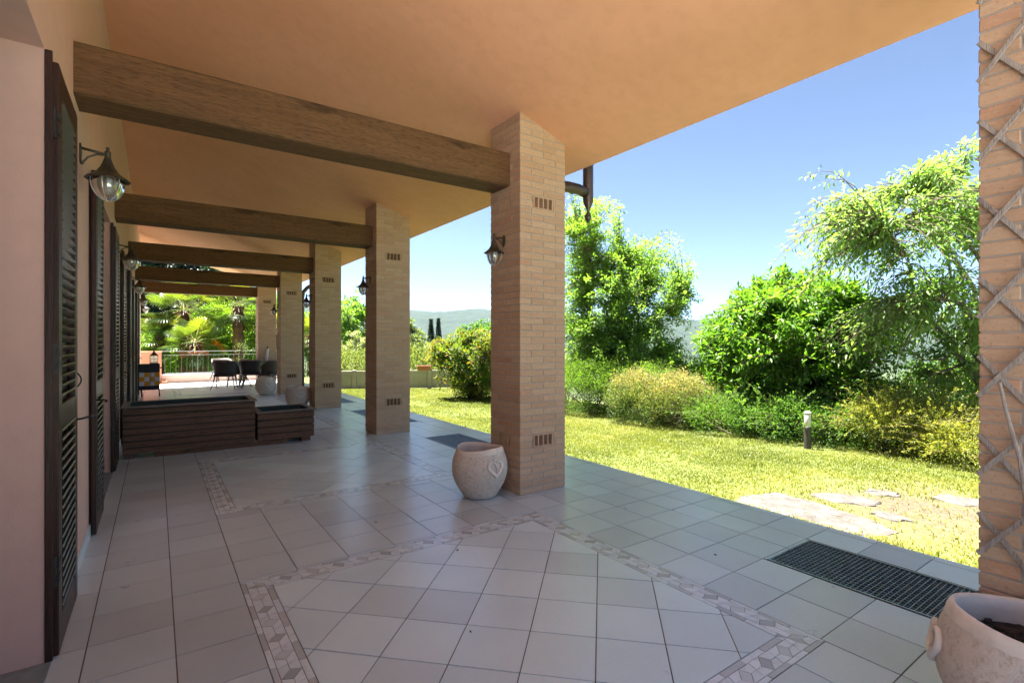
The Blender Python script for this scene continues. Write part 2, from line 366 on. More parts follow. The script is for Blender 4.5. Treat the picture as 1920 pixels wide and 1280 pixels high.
tb = MB(); tr = []; ib = MB(); ir = []; mb = MB(); mr_ = []
def put(B, L, poly, z0=-0.02, z1=0.0, r=None):
    n = len(poly); a = sum(p[0] * q[1] - q[0] * p[1] for p, q in zip(poly, poly[1:] + poly[:1]))
    if a < 0: poly = poly[::-1]
    val = random.random() if r is None else r; z = z1 + random.uniform(-.0009, .0006)
    B.add([(x, y, z0) for x, y in poly] + [(x, y, z) for x, y in poly], [tuple(range(n, 2 * n))] + [(i, (i + 1) % n, n + (i + 1) % n, n + i) for i in range(n)])
    L += [val] * (n + 1)
def free(x0, x1, y0, y1):
    """split a tile rectangle against the panels and grates"""
    rects = [(x0, x1, y0, y1)]
    for h in [(p[0], p[1], p[2], p[3]) for p in PAN] + [(GX0, GX1, a, b) for a, b in GR]:
        nr = []
        for a0, a1, b0, b1 in rects:
            if h[0] >= a1 or h[1] <= a0 or h[2] >= b1 or h[3] <= b0: nr.append((a0, a1, b0, b1)); continue
            if a0 < h[0]: nr.append((a0, h[0] - G, b0, b1)); a0 = h[0]
            if a1 > h[1]: nr.append((h[1] + G, a1, b0, b1)); a1 = h[1]
            if b0 < h[2]: nr.append((a0, a1, b0, h[2] - G))
            if b1 > h[3]: nr.append((a0, a1, h[3] + G, b1))
        rects = nr
    return [r for r in rects if r[1] - r[0] > .012 and r[3] - r[2] > .012]
xl = [WX, -0.25, 0.072, 0.385, 0.69, 0.995, 1.3, 1.605, 1.91, 2.2, 2.475, 2.78, 3.095, 3.39, 3.66, 3.935]
for xa, xb in zip(xl[:-1], xl[1:]):
    y = Y0 + ((1.09 - Y0) % T) - T
    while y < Y1:
        for r_ in free(xa + G, xb - G, max(y, Y0) + G, min(y + T, Y1) - G): put(tb, tr, [(r_[0], r_[2]), (r_[1], r_[2]), (r_[1], r_[3]), (r_[0], r_[3])])
        y += T
y = Y0 + ((1.09 - Y0) % T) - T
while y < Y1:
    put(tb, tr, [(3.935 + G, max(y, Y0) + G), (EDGE + .012, max(y, Y0) + G), (EDGE + .012, min(y + T, Y1) - G), (3.935 + G, min(y + T, Y1) - G)], z0=-.035); y += T
tb.build('floor_tiles', M_tile, fl, rnd=tr)
BW = 0.145; s2 = math.sqrt(.5)
for x0, x1, y0, y1 in PAN:
    ix0, ix1, iy0, iy1 = x0 + BW, x1 - BW, y0 + BW, y1 - BW
    cx, cy = (x0 + x1) / 2, y0 + (1.864 - 1.07) + .466
    cx = 1.864; cy = y0 + 1.26
    for a in range(-12, 13):
        for b in range(-12, 13):
            q = []
            for da, db in ((G, G), (T - G, G), (T - G, T - G), (G, T - G)):
                u, w = a * T + da, b * T + db; q.append((cx + (u - w) * s2, cy + (u + w) * s2))
            p = clip(q, ix0 + G, ix1 - G, iy0 + G, iy1 - G)
            if p: put(ib, ir, p)
    # mosaic border: outer and inner strips and a band of rhombic cubes between
    per = 0.1535; g = 0.0018; t1, t2 = 0.026, 0.113
    def side(ox, oy, dx, dy, nx, ny, L, cs, ce):
        def P(s, t): return (ox + dx * s + nx * t, oy + dy * s + ny * t)
        n = max(1, round(L / per)); p = L / n
        for j in range(n):
            s0 = j * p; s1 = s0 + p
            for ta, tb_, ph in ((0.0, t1, 0), (t2, BW, 1)):
                lo = max(s0, ta) if True else s0; hi = min(s1, L - ta)
                lo2 = max(s0, tb_); hi2 = min(s1, L - tb_)
                if hi2 - lo2 > .004: put(mb, mr_, [P(lo + g, ta + g), P(hi - g, ta + g), P(min(hi, hi2 + (hi - hi2)) - g if j < n - 1 else hi2 - g, tb_ - g), P(lo2 + g if j == 0 else lo + g, tb_ - g)], r=(0.22 if (j + ph) % 2 else 0.72) + random.uniform(-.08, .15))
            w = t2 - t1; a = .24 * p; c = (t1 + t2) / 2
            polys = [([(s0 + .5 * p, t1), (s0 + .5 * p + a, c), (s0 + .5 * p, t2), (s0 + .5 * p - a, c)], 0.03 if j % 2 else 0.38),
                     ([(s0, t1), (s0 + .5 * p, t1), (s0 + .5 * p - a, c), (s0, c)], .8), ([(s0, c), (s0 + .5 * p - a, c), (s0 + .5 * p, t2), (s0, t2)], .95),
                     ([(s0 + .5 * p, t1), (s1, t1), (s1, c), (s0 + .5 * p + a, c)], .62), ([(s0 + .5 * p + a, c), (s1, c), (s1, t2), (s0 + .5 * p, t2)], .75)]
            for q, rv in polys:
                # shear so that the cubes lean, then shrink for the joints and mitre at the corners
                q = [(s + (t - c) * .35, t) for s, t in q]
                q = [(min(max(s, t), L - t), t) for s, t in q]
                mx = sum(s for s, t in q) / len(q); mt = sum(t for s, t in q) / len(q)
                q = [(s + (mx - s) * .05, t + (mt - t) * .05) for s, t in q]
                ar = abs(sum(p_[0] * q_[1] - q_[0] * p_[1] for p_, q_ in zip(q, q[1:] + q[:1]))) / 2
                if ar > 2e-4: put(mb, mr_, [P(s, t) for s, t in q], r=min(1, max(0, rv + random.uniform(-.1, .1))))
    side(x0, y0, 1, 0, 0, 1, x1 - x0, 0, 0); side(x0, y1, 1, 0, 0, -1, x1 - x0, 0, 0)
    side(x0, y0, 0, 1, 1, 0, y1 - y0, 0, 0); side(x1, y0, 0, 1, -1, 0, y1 - y0, 0, 0)
ib.build('inset_tiles', M_tile2, fl, rnd=ir); mb.build('mosaic_border', M_mos, fl, rnd=mr_)

# unseen paving assumed behind the camera, made pale to bounce sunlight into the porch
tb = MB(); tb.box(-12, EDGE, -16, Y0 - .01, -.3, -.002); tb.box(-12, WX - .61, Y0 - .009, .55, -.3, -.0022)
tag(tb.build('bounce_terrace', plain('bounce_terrace_stone', (0.66, 0.64, 0.62), 0.7, 0, .08, 3)), kind='structure')
# floor grates
GL = ['steel drainage grate at the lawn edge, partly hidden by the foreground stone pot', 'steel drainage grate beside the lawn just behind the pot at the nearest full column',
      'steel drainage grate half hidden behind the second full brick column from the camera', 'steel drainage grate farthest away, beside the third full brick column']
for (a, b), lb in zip(GR, GL):
    e = empty('floor_grate', ((GX0 + GX1) / 2, (a + b) / 2, 0)); tag(e, lb, 'floor grate', 'drainage grates in the patio')
    w = (GX1 - GX0) / 2; h = (b - a) / 2
    m_ = MB()
    for s in (-1, 1): m_.box(s * w - .012 if s > 0 else -w, s * w if s > 0 else -w + .012, -h, h, -.03, .002); m_.box(-w + .012, w - .012, s * h - .012 if s > 0 else -h, s * h if s > 0 else -h + .012, -.03, .0018)
    m_.build('frame', M_zinc, e)
    m_ = MB(); y = -h + .03
    while y < h - .02: m_.box(-w + .012, w - .012, y - .0016, y + .0016, -.026, -.001); y += .0245
    x = -w + .04
    while x < w - .02: m_.box(x - .0014, x + .0014, -h + .012, h - .012, -.012, -.0022); x += .034
    m_.build('bars', M_zinc, e)
    m_ = MB(); m_.box(-w, w, -h, h, -.32, -.3); m_.build('pit_bottom', M_pit, e)

# ---------------------------------------------------------------- house
def ceil_z(x): return 3.36 - 0.33 * (x - 2.61)
house = empty('house'); tag(house, 'salmon rendered house with deep brick-columned porch, dark shutters and apricot ceiling', 'house')
RY0, RY1 = -0.35, 19.0; HX = -9.0; WE = 19.5
OPEN = [(1.40, 2.857)] + [(5.19 + 3.77 * k, 6.65 + 3.77 * k) for k in range(3)]; OTOP = 2.57
HY0 = 0.55
wb = MB(); prev = HY0
for a, b in OPEN + [(WE, None)]:
    wb.box(WX - .35, WX, prev, a, -.1, ceil_z(WX) + .05)
    if b: wb.box(WX - .35, WX, a, b, OTOP, ceil_z(WX) + .05)
    prev = b
wb.box(HX, WX - .35, WE - .35, WE, -.1, 4.4); wb.box(HX, WX - .35, HY0, HY0 + .35, -.1, 4.4); wb.box(HX - .3, HX, HY0, WE, -.1, 4.4)
wb.build('wall', M_wall, house)
rb = MB(); x1 = 3.49; zc = ceil_z(x1); xr = -5.0; zr = ceil_z(xr)
# porch ceiling as the underside of the roof slab
def slab(B, pts, y0, y1):
    n = len(pts); B.add([(x, y0, z) for x, z in pts] + [(x, y1, z) for x, z in pts], [tuple(range(n)), tuple(range(n, 2 * n))[::-1]] + [(i, n + i, n + (i + 1) % n, (i + 1) % n) for i in range(n)])
slab(rb, [(x1, zc), (x1, zc + .13), (WX - .36, ceil_z(WX - .36) + .13), (WX - .36, ceil_z(WX - .36))], RY0, RY1)
rb.build('porch_ceiling', M_ceil, house)
rb = MB(); slab(rb, [(x1 + .06, zc + .12), (x1 + .06, zc + .2), (xr, zr + .35), (HX - .8, ceil_z(x1) + .8), (HX - .8, zc + .65), (xr, zr + .14), (WX, ceil_z(WX) + .131), (x1, zc + .131)], RY0 - .2, RY1 + .05)
M_roof = plain('roof_tiles', (0.34, 0.15, 0.09), 0.85, 0, 0.3, 6, 0.8); rb.build('roof', M_roof, house)
sk = MB(); prev = HY0
for a, b in OPEN + [(WE, None)]:
    y = prev + .002
    while y < a - .01: y2 = min(y + .3, a - .002); sk.cbox(WX, WX + .011, y, y2 - .004, 0, .085, .0015); y += .3
    prev = b
    if sk.f: sk.build('skirting', M_tile2, house, rnd=[.5] * len(sk.f)); sk = MB()
for a, b in OPEN:
    m_ = MB(); m_.box(WX - .35, WX + .02, a + .001, b - .001, -.03, .012); m_.build('door_sill', plain('door_sill_stone', (0.2, 0.24, 0.25), 0.4), house)
    d = MB(); X = WX - .22
    for q in (a, (a + b) / 2 - .05, b - .1): d.box(X - .03, X + .03, q, q + .1, .012, OTOP)
    for z in (.012, .75, OTOP - .1): d.box(X - .029, X + .029, a, b, z, z + .1)
    dr = d.build('glazed_door', M_shut, house); g_ = MB(); g_.box(X - .004, X + .004, a, b, .1, OTOP - .05); g_.build('pane', M_pane, dr)
# gutter
gm = MB(); n = 9; gp = [(x1 + .065 + .06 + .065 * math.cos(math.pi + math.pi * k / (n - 1)), zc + .17 + .07 * math.sin(math.pi + math.pi * k / (n - 1))) for k in range(n)]
gp2 = [(x + (x1 + .125 - x) * .06, z + .004) for x, z in gp][::-1]
slab(gm, gp + gp2, RY0, RY1); gm.build('gutter', M_pipe, house)

# brick columns
def brick_column(trim=3.6):
    cw, cd, H = .52, .478, .0577; core = MB(); recs = []; bk = MB(); rn = []; fins = MB()
    slots = (7, 44)   # course index of the lower row of each pierced band
    def brick(x0, x1, y0, y1, z0, z1):
        j = lambda s=.0012: random.uniform(-s, s)
        n0 = len(bk.f); bk.cbox(x0 + j(), x1 + j(), y0 + j(), y1 + j(), z0, z1, .0035); rn.extend([random.random()] * (len(bk.f) - n0))
    N = int(trim / H) + 1; hw, hd = cw / 2, cd / 2
    for c in range(N):
        z0 = c * H + .004; z1 = (c + 1) * H - .003; g_ = .004; t = .118; sp = any(c in (s, s + 1) for s in slots)
        if c % 2 == 0:
            for s in (-1, 1):
                ya, yb = (-hd, -hd + t) if s < 0 else (hd - t, hd)
                if sp and s: # leave the middle open for the pierced brick
                    brick(-hw, -.118, ya, yb, z0, z1); brick(.118, hw, ya, yb, z0, z1)
                else: brick(-hw, -g_, ya, yb, z0, z1); brick(g_, hw, ya, yb, z0, z1)
                xa, xb = (-hw, -hw + t) if s < 0 else (hw - t, hw)
                if not sp: brick(xa, xb, -hd + t + 2 * g_, hd - t - 2 * g_, z0, z1)
        else:
            for s in (-1, 1):
                xa, xb = (-hw, -hw + t) if s < 0 else (hw - t, hw)
                if sp: brick(xa, xb, -hd, -.105, z0, z1); brick(xa, xb, .105, hd, z0, z1)
                else: brick(xa, xb, -hd, -g_, z0, z1); brick(xa, xb, g_, hd, z0, z1)
                ya, yb = (-hd, -hd + t) if s < 0 else (hd - t, hd)
                if not sp: brick(-hw + t + 2 * g_, hw - t - 2 * g_, ya, yb, z0, z1)
                else: brick(-hw + t + 2 * g_, -.118, ya, yb, z0, z1); brick(.118, hw - t - 2 * g_, ya, yb, z0, z1)
    za = 0
    for s in slots + (None,):
        zb = s * H if s is not None else N * H
        core.box(-hw + .005, hw - .005, -hd + .005, hd - .005, za, zb)
        if s is not None:
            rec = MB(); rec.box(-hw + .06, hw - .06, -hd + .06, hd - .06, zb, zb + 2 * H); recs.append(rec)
            for sx in (-1, 1):
                for sy in (-1, 1): core.box(min(sx * (hw - .005), sx * .121), max(sx * (hw - .005), sx * .121), min(sy * (hd - .005), sy * .108), max(sy * (hd - .005), sy * .108), zb, zb + 2 * H)
            # thin clay webs between the openings
            for f_, wv in ((0, .112), (1, .1)):
                for s_ in (-1, 1):
                    q = [-wv, -wv + .052, -.006, wv - .052 - .012, wv - .012]
                    for u in q:
                        u1 = u + .013
                        if f_ == 0: a_ = (u, u1, s_ * hd - (.07 if s_ > 0 else 0), s_ * hd + (.07 if s_ < 0 else 0)); a_ = (u, u1, min(s_ * hd, s_ * (hd - .065)), max(s_ * hd, s_ * (hd - .065)))
                        else: a_ = (min(s_ * hw, s_ * (hw - .065)), max(s_ * hw, s_ * (hw - .065)), u, u1)
                        n0 = len(bk.f); bk.box(*a_, zb + .011, zb + 2 * H - .012); rn.extend([.55] * (len(bk.f) - n0))
                    for zz0, zz1 in ((zb + .002, zb + .011), (zb + 2 * H - .012, zb + 2 * H - .002)):
                        if f_ == 0: a_ = (-wv - .004, wv + .004, min(s_ * hd, s_ * (hd - .065)), max(s_ * hd, s_ * (hd - .065)))
                        else: a_ = (min(s_ * hw, s_ * (hw - .065)), max(s_ * hw, s_ * (hw - .065)), -wv - .004, wv + .004)
                        n0 = len(bk.f); bk.box(*a_, zz0, zz1); rn.extend([.5] * (len(bk.f) - n0))
            za = zb + 2 * H
    # top follows the sloping ceiling: cut everything above it
    def cut(B):
        B.v = [(x, y, min(z, ceil_z(x + 2.87) + .02)) for x, y, z in B.v]
    for B in (core, bk): cut(B)
    o = bk.build('brick_column', M_brick, house, rnd=rn); core.build('mortar', M_mortar, o); 
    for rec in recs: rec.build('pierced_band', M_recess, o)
    return o
COLY = [0.10, 3.605, 7.14, 10.59, 14.02, 17.5]
c0 = brick_column()
for i_, y in enumerate(COLY):
    c = c0 if i_ == 0 else copy_tree(c0, house); c.location = (2.87, y + .239, 0)
    for d in kids(c): d.location = (0, 0, 0)
# timber beams
bm0 = None
for i_, y in enumerate(COLY[1:]):
    if bm0 is None:
        m_ = MB(); m_.cbox(WX - .02, 2.628, -.145, .145, 2.745, 3.045, .012); bm0 = m_.build('timber_beam', M_beam, house, bevel=None); o = bm0
    else: o = bm0.copy(); col.objects.link(o)
    o.parent = house; o.location = (0, y + .139 + .16, 0)
# shutters: frame with slanting louvres, hinged at one end
def shutter():
    W_, H_ = .635, 2.525; fr = MB(); th = .028
    for y in (0, W_ - .095): fr.cbox(0, th, y, y + .095, 0, H_, .004)
    for z0, z1 in ((0, .13), (.95, 1.06), (H_ - .11, H_)): fr.cbox(.001, th - .001, .095, W_ - .095, z0, z1, .004)
    o = fr.build('shutter', M_shut, house)
    lv = MB()
    for za, zb in ((.13, .95), (1.06, H_ - .11)):
        z = za + .01
        while z < zb - .02:
            M = Matrix.Translation((th / 2, 0, z + .02)) @ Matrix.Rotation(R(-38), 4, 'Y'); lv.box(-.020, .020, .097, W_ - .097, -.004, .004, M); z += .043
    lv.build('louvres', M_louv, o)
    st_ = MB(); st_.cbox(-.013, .012, -.036, -.022, 0, H_ + .03, .002); st_.build('frame_stile', M_shut, o)
    bk_ = MB(); bk_.cbox(-.012, -.002, .004, W_ - .012, .02, H_ - .03, .003); bk_.build('folded_leaf', M_shut, o)
    for z in (.3, 1.2, 2.2):
        hg = MB(); hg.tube([(.012, -.010, z), (.012, -.010, z + .13)], .010, 10); hg.box(-.002, .031, -.012, .05, z + .02, z + .05); hg.box(-.002, .031, -.012, .05, z + .08, z + .11); hg.build('hinge', M_iron, o)
    ct = MB(); ct.tube([(th, W_ - .02, .93), (th + .02, W_ + .0, .93), (th + .05, W_ + .045, .935), (th + .06, W_ + .08, .93)], .006, 6); ct.lathe([(0, -.012), (.012, 0), (0, .012)], 8, (th + .06, W_ + .085, .93)); ct.build('catch', M_iron, o)
    return o
s0 = shutter(); sy = [2.885] + [y for k in range(4) for y in (4.55 + 3.77 * k, 6.655 + 3.77 * k)][:7]
for i_, y in enumerate(sy):
    s_ = s0 if i_ == 0 else copy_tree(s0, house); s_.location = (WX + .014, y, .012)
    if i_ % 2 == 1:   # left-hand leaves are hinged at the far end
        s_.rotation_euler = (0, 0, 0); s_.scale = (1, -1, 1); s_.location.y = y + .635
# wrought iron shutter stays on the wall
for y in (3.62, 7.40):
    m_ = MB(); P = []
    for k in range(26):
        t = k / 25; P.append((WX + .012 + .03 * math.sin(t * 6), y + .06 * math.sin(t * 5.2), 1.08 + t * .22))
    m_.tube(P, .004, 6); m_.tube([(WX, y + .02, 1.12), (WX + .03, y + .02, 1.12)], .006, 6)
    Q = [(WX + .02, y + .03 + .02 * math.cos(a), 1.27 + .02 * math.sin(a)) for a in np.linspace(0, 5, 14)]; m_.tube(Q, .0035, 6); m_.build('iron_stay', M_iron, house)
# rain pipes
m_ = MB(); py = 3.74; m_.lathe([(.0, 2.535), (.018, 2.545), (.034, 2.59), (.034, 2.605), (.013, 2.65), (.016, 2.66), (.052, 2.745), (.052, 3.25)], 16, (3.55, py, .0))
m_.tube([(3.12, py + .05, 2.74), (3.15, py + .05, 2.80), (3.21, py + .04, 2.845), (3.3, py + .02, 2.86), (3.42, py, 2.85), (3.52, py, 2.83)], [.052] * 6, 14)
for q in ((3.17, 2.82), (3.27, 2.857), (3.37, 2.857)): m_.tube([(q[0] - .004, py + .03, q[1]), (q[0] + .004, py + .03, q[1])], .056, 14)
m_.build('rain_pipe', M_pipe, house, smooth=True)
m_ = MB(); dy = 14.3; m_.tube([(3.62, dy, 3.12), (3.6, dy, 2.98), (3.5, dy, 2.9), (3.32, dy, 2.78), (3.22, dy, 2.66), (3.2, dy, 2.5), (3.2, dy, 0.02)], .05, 14); m_.build('downpipe', M_pipe, house, smooth=True)

# ---------------------------------------------------------------- lamps
def lamp(k=1.0, arm=.135):
    """hangs at local +X from the mounting plane x=0; z=0 is the arm height"""
    e = empty('wall_lamp')
    b = MB(); b.lathe([(0, 0), (.03, 0), (.03, .008), (.0, .012)], 14)
    b.v = [(z, x, y * 2.0) for x, y, z in b.v]
    b.tube([(.005, 0, .03), (arm, 0, .012)], .0085, 8)
    b.tube([(.006, 0, -.06), (.02, 0, -.05), (.04, 0, -.02), (.08, 0, .005), (arm - .02, 0, .008)], .006, 8); b.lathe([(0, -.012), (.012, 0), (0, .012)], 8, (.012, 0, -.062))
    b.build('bracket', M_bronze, e, smooth=True)
    c = MB(); c.lathe([(.0, .062), (.008, .058), (.011, .05), (.006, .042), (.012, .036), (.017, .03), (.017, -.005), (.024, -.03), (.038, -.065), (.06, -.10), (.088, -.122), (.115, -.14), (.117, -.146), (.105, -.146), (.06, -.118), (.0, -.11)], 12, (arm, 0, 0))
    c.build('lamp_cap', M_bronze, e, smooth=False)
    g_ = MB(); prof = [(.080, -.140), (.083, -.155), (.083, -.175), (.074, -.21), (.055, -.245), (.03, -.268), (0.001, -.275)]
    g_.lathe(prof, 12, (arm, 0, 0), lambda p, a: Vector((p.x * (1 + .05 * math.cos(6 * a)), p.y * (1 + .05 * math.cos(6 * a)), p.z))); g_.build('glass_bowl', M_glass, e, smooth=True)
    t = MB()
    for i in range(6):
        a = math.pi / 3 * i + .26; t.tube([(arm + r * 1.04 * math.cos(a), r * 1.04 * math.sin(a), z) for r, z in prof], .0028, 5)
    t.build('glass_ribs', plain('pale_rib', (0.5, 0.48, 0.42), 0.2, .2), e)
    u = MB(); u.lathe([(.0, -.12), (.018, -.125), (.018, -.16), (.027, -.18), (.03, -.2), (.02, -.225), (0, -.235)], 14, (arm, 0, 0)); u.build('bulb', plain('bulb_white', (0.75, 0.73, 0.68), 0.3), e, smooth=True)
    return e
L0 = lamp(); wl = ['bronze wall lantern with ribbed glass on the salmon wall, nearest and largest', 'wall lantern second from the camera, at the left end of the third beam', 'wall lantern third from the camera along the shuttered wall, white glass bowl',
    'small far wall lantern, fourth along the shuttered wall', 'farthest and smallest wall lantern, at the garden end of the shuttered wall']
for i_, lb in enumerate(wl):
    o = L0 if i_ == 0 else copy_tree(L0); o.location = (WX, 4.05 + 3.80 * i_, 2.50); tag(o, lb, 'wall lamp', 'lanterns on the house wall')
cl = ['small bronze lantern on the dark side of the brick column behind the round pot', 'small lantern against the sky on the second full column, no pot beside it', 'small lantern on the third full column, above a round pot', 'small far lantern on the fourth full column, in front of greenery']
for i_, lb in enumerate(cl):
    o = copy_tree(L0); o.location = (2.61, COLY[i_ + 1] + .25, 2.27); o.rotation_euler = (0, 0, math.pi); o.scale = (.8, .8, .86); tag(o, lb, 'wall lamp', 'lanterns on the brick columns')

# ---------------------------------------------------------------- pots
def pot():
    e = empty('stone_pot')
    prof = [(.0, .0), (.125, .0), (.145, .012), (.178, .06), (.212, .12), (.236, .185), (.245, .245), (.240, .305), (.226, .355), (.212, .388)]
    def wob(p, a): 
        k = p.z / .43; return Vector((p.x, p.y, p.z + .012 * k * k * math.sin(a * 2 + 1)))
    def rough(p, a):
        p = wob(p, a); s = 1 + .006 * math.sin(a * 23 + p.z * 70) * math.sin(p.z * 90 + a * 9); return Vector((p.x * s, p.y * s, p.z))
    pr = []
    for (r0, z0), (r1, z1) in zip(prof[:-1], prof[1:]):
        for t in (0, .33, .66): pr.append((r0 + (r1 - r0) * t, z0 + (z1 - z0) * t))
    b = MB(); b.lathe(pr + [prof[-1]], 72, fn=rough); b.build('body', M_pot, e, smooth=True)
    r = MB(); r.lathe([(.2125, .384), (.208, .405), (.202, .422), (.196, .430), (.188, .430), (.182, .420), (.180, .39), (.19, .33), (.20, .28)], 72, fn=wob); r.build('rim', M_potrim, e, smooth=True)
    s = MB(); n = 40; vs = [(0, 0, .325)]
    for q in range(1, 9):
        for k in range(n):
            a = 2 * math.pi * k / n; rr = .199 * q / 8; vs.append((rr * math.cos(a), rr * math.sin(a), .322 + random.uniform(-.008, .012)))
    fs = [(0, 1 + k, 1 + (k + 1) % n) for k in range(n)] + [(1 + (q - 1) * n + k, 1 + q * n + k, 1 + q * n + (k + 1) % n, 1 + (q - 1) * n + (k + 1) % n) for q in range(1, 8) for k in range(n)]
    s.add(vs, fs)
    for q in range(70):
        a = random.uniform(0, 6.28); rr = random.uniform(.02, .18); w = random.uniform(.005, .011)
        M = Matrix.Translation((rr * math.cos(a), rr * math.sin(a), .335)) @ Matrix.Rotation(random.uniform(0, 3), 4, Vector((random.random(), random.random(), 1))); s.box(-w, w, -w * .7, w * .7, -w * .5, w * .5, M)
    s.build('soil', M_soil, e)
    h = MB(); P = []   # heart-shaped coil standing proud on the +X side
    for k in range(44):
        t = .35 + (2 * math.pi - .55) * k / 43
        u = .0042 * 16 * math.sin(t) ** 3; w = .0042 * (13 * math.cos(t) - 5 * math.cos(2 * t) - 2 * math.cos(3 * t) - math.cos(4 * t))
        P.append((u, w))
    P = [(P[0][0] - .004, P[0][1] - .02)] + P + [(P[-1][0] + .010, P[-1][1] - .026), (P[-1][0] + .008, P[-1][1] - .045)]
    def surf(u, w):
        z = .285 + w; R_ = np.interp(z, [q[1] for q in prof], [q[0] for q in prof]); a = u / .235; return ((R_ + .006) * math.cos(a), (R_ + .006) * math.sin(a), z)
    rs = [.007 + .008 * math.sin(math.pi * k / (len(P) - 1)) for k in range(len(P))]; h.tube([surf(u, w) for u, w in P], rs, 10); h.build('heart_relief', M_potrim, e, smooth=True)
    return e
p0 = pot(); PT = [(2.37, .40, R(110), 'sand-coloured round stone pot in the corner under the wooden trellis, largest in view', 1.0), (2.33, 3.82, R(-88), 'round stone pot with heart relief at the foot of the nearest full brick column', 1),
    (2.385, 11.05, R(-90), 'round stone pot with heart relief just behind the low end of the wooden planter', 1.0), (2.29, 14.2, R(-85), 'farthest round stone pot with heart relief, in front of the dark patio chairs', 1.0)]
for i_, (x, y, a, lb, s) in enumerate(PT):
    o = p0 if i_ == 0 else copy_tree(p0); o.location = (x, y, 0.001); o.rotation_euler = (0, 0, a); tag(o, lb, 'pot', 'round stone pots beside the columns')

# ---------------------------------------------------------------- trellis
e = empty('wooden_trellis', (2.575, .3, 0)); tag(e, 'weathered diamond lattice trellis fixed to the side of the foreground brick column', 'trellis')
def slat(y0, z0, y1, z1, x):
    m_ = MB(); d = Vector((0, y1 - y0, z1 - z0)); L = d.length; M = Matrix.Translation((x, y0, z0)) @ d.to_track_quat('Z', 'X').to_matrix().to_4x4()
    m_.cbox(-.009, .009, -.004, .004, 0, L, .0015, M); m_.build('slat', M_slat, e)
pitch = .301; sl_ = .098 / .075
for k in range(0, 13):
    zc_ = -.30 + pitch * k + .013   # crossing node at y = yc
    yc = .215 + .0
    for sg, x in ((1, .022), (-1, .0125)):
        # line through the node with slope dz/dy = sg*sl_
        ya, yb = .275, -.30
        za, zb = zc_ + sg * sl_ * (ya - yc), zc_ + sg * sl_ * (yb - yc)
        def lim(y, z, y2, z2):
            if z < .25: t = (.25 - z) / (z2 - z); return y + (y2 - y) * t, .25
            if z > 3.15: t = (3.15 - z) / (z2 - z); return y + (y2 - y) * t, 3.15
            return y, z
        if (za < .25 and zb < .25) or (za > 3.15 and zb > 3.15): continue
        A = lim(ya, za, yb, zb); B = lim(yb, zb, ya, za); slat(A[0], A[1], B[0], B[1], x)
m_ = MB(); m_.tube([(-.03, .205, 1.35 - .15), (-.02, .19, 1.1), (-.03, .15, .92), (-.02, .13, .7), (-.03, .1, .5)], [.005, .006, .007, .007, .008], 6); tag(m_.build('dry_vine', M_slat, e), 'bare vine stem')

# ---------------------------------------------------------------- wooden planter
e = empty('wooden_planter', (-.31, 7.27, 0)); tag(e, 'long brown slatted wooden planter with a stepped low end, standing against the shuttered wall', 'planter')
def planter_box(x0, x1, H_, nm):
    b = MB(); n = int((H_ - .055) / .0785); hh = (H_ - .055 - .025) / n; D = .62
    for i in range(n):
        z0 = .055 + i * hh; j = random.uniform(-.002, .002)
        b.cbox(x0, x1, j, .024 + j, z0 + .004, z0 + hh - .008, .004); b.cbox(x0, x1, D - .024, D, z0 + .004, z0 + hh - .008, .004)
        b.cbox(x1 - .022, x1 + .004, .026, D - .026, z0 + .004, z0 + hh - .008, .004); b.cbox(x0 - .002, x0 + .02, .026, D - .026, z0 + .004, z0 + hh - .008, .004)
    o = b.build(nm, M_plank, e)
    inn = MB(); inn.box(x0 + .024, x1 - .024, .03, D - .03, .06, H_ - .17); inn.build('backing', M_black, o)
    rm = MB(); w = .07; z = H_ - .022
    rm.cbox(x0 - .015, x1 + .02, -.02, w - .02, z, H_, .003); rm.cbox(x0 - .015, x1 + .02, D - w + .02, D + .02, z, H_, .003)
    rm.cbox(x0 - .015, x0 + w - .015, w - .018, D - w + .018, z + .0005, H_ - .0005, .003); rm.cbox(x1 - w + .02, x1 + .02, w - .018, D - w + .018, z + .0005, H_ - .0005, .003)
    rm.build('top_rim', M_rimwood, o)
    ln_ = MB()
    for a in ((x0 + w - .012, x0 + w - .008, w - .015, D - w + .015), (x1 - w + .012, x1 - w + .016, w - .015, D - w + .015), (x0 + w - .008, x1 - w + .012, w - .019, w - .015), (x0 + w - .008, x1 - w + .012, D - w + .015, D - w + .019)): ln_.box(*a, H_ - .2, H_ - .003)
    ln_.build('liner', M_liner, o)
    sl2 = MB(); nx = 24; ny = 12; vs = [(x0 + .05 + (x1 - x0 - .1) * i / nx, .045 + (D - .09) * j / ny, H_ - .10 + random.uniform(-.012, .014)) for i in range(nx + 1) for j in range(ny + 1)]
    sl2.add(vs, [(i * (ny + 1) + j, (i + 1) * (ny + 1) + j, (i + 1) * (ny + 1) + j + 1, i * (ny + 1) + j + 1) for i in range(nx) for j in range(ny)]); sl2.build('soil', M_soil, o)
planter_box(0, 1.36, .605, 'tall_box'); planter_box(1.39, 2.09, .437, 'low_box')
m_ = MB(); m_.cbox(1.93, 2.05, .03, .13, 0, .056, .003); m_.cbox(1.93, 2.05, .5, .59, 0, .056, .003); m_.cbox(0.02, .1, .03, .13, 0, .056, .003); m_.cbox(0.02, .1, .5, .59, 0, .056, .003); m_.build('foot', M_plank, e)
m_ = MB(); m_.cbox(.30, 1.75, .012, .03, 0.0, .054, .003); m_.build('bottom_board', M_plank, e)

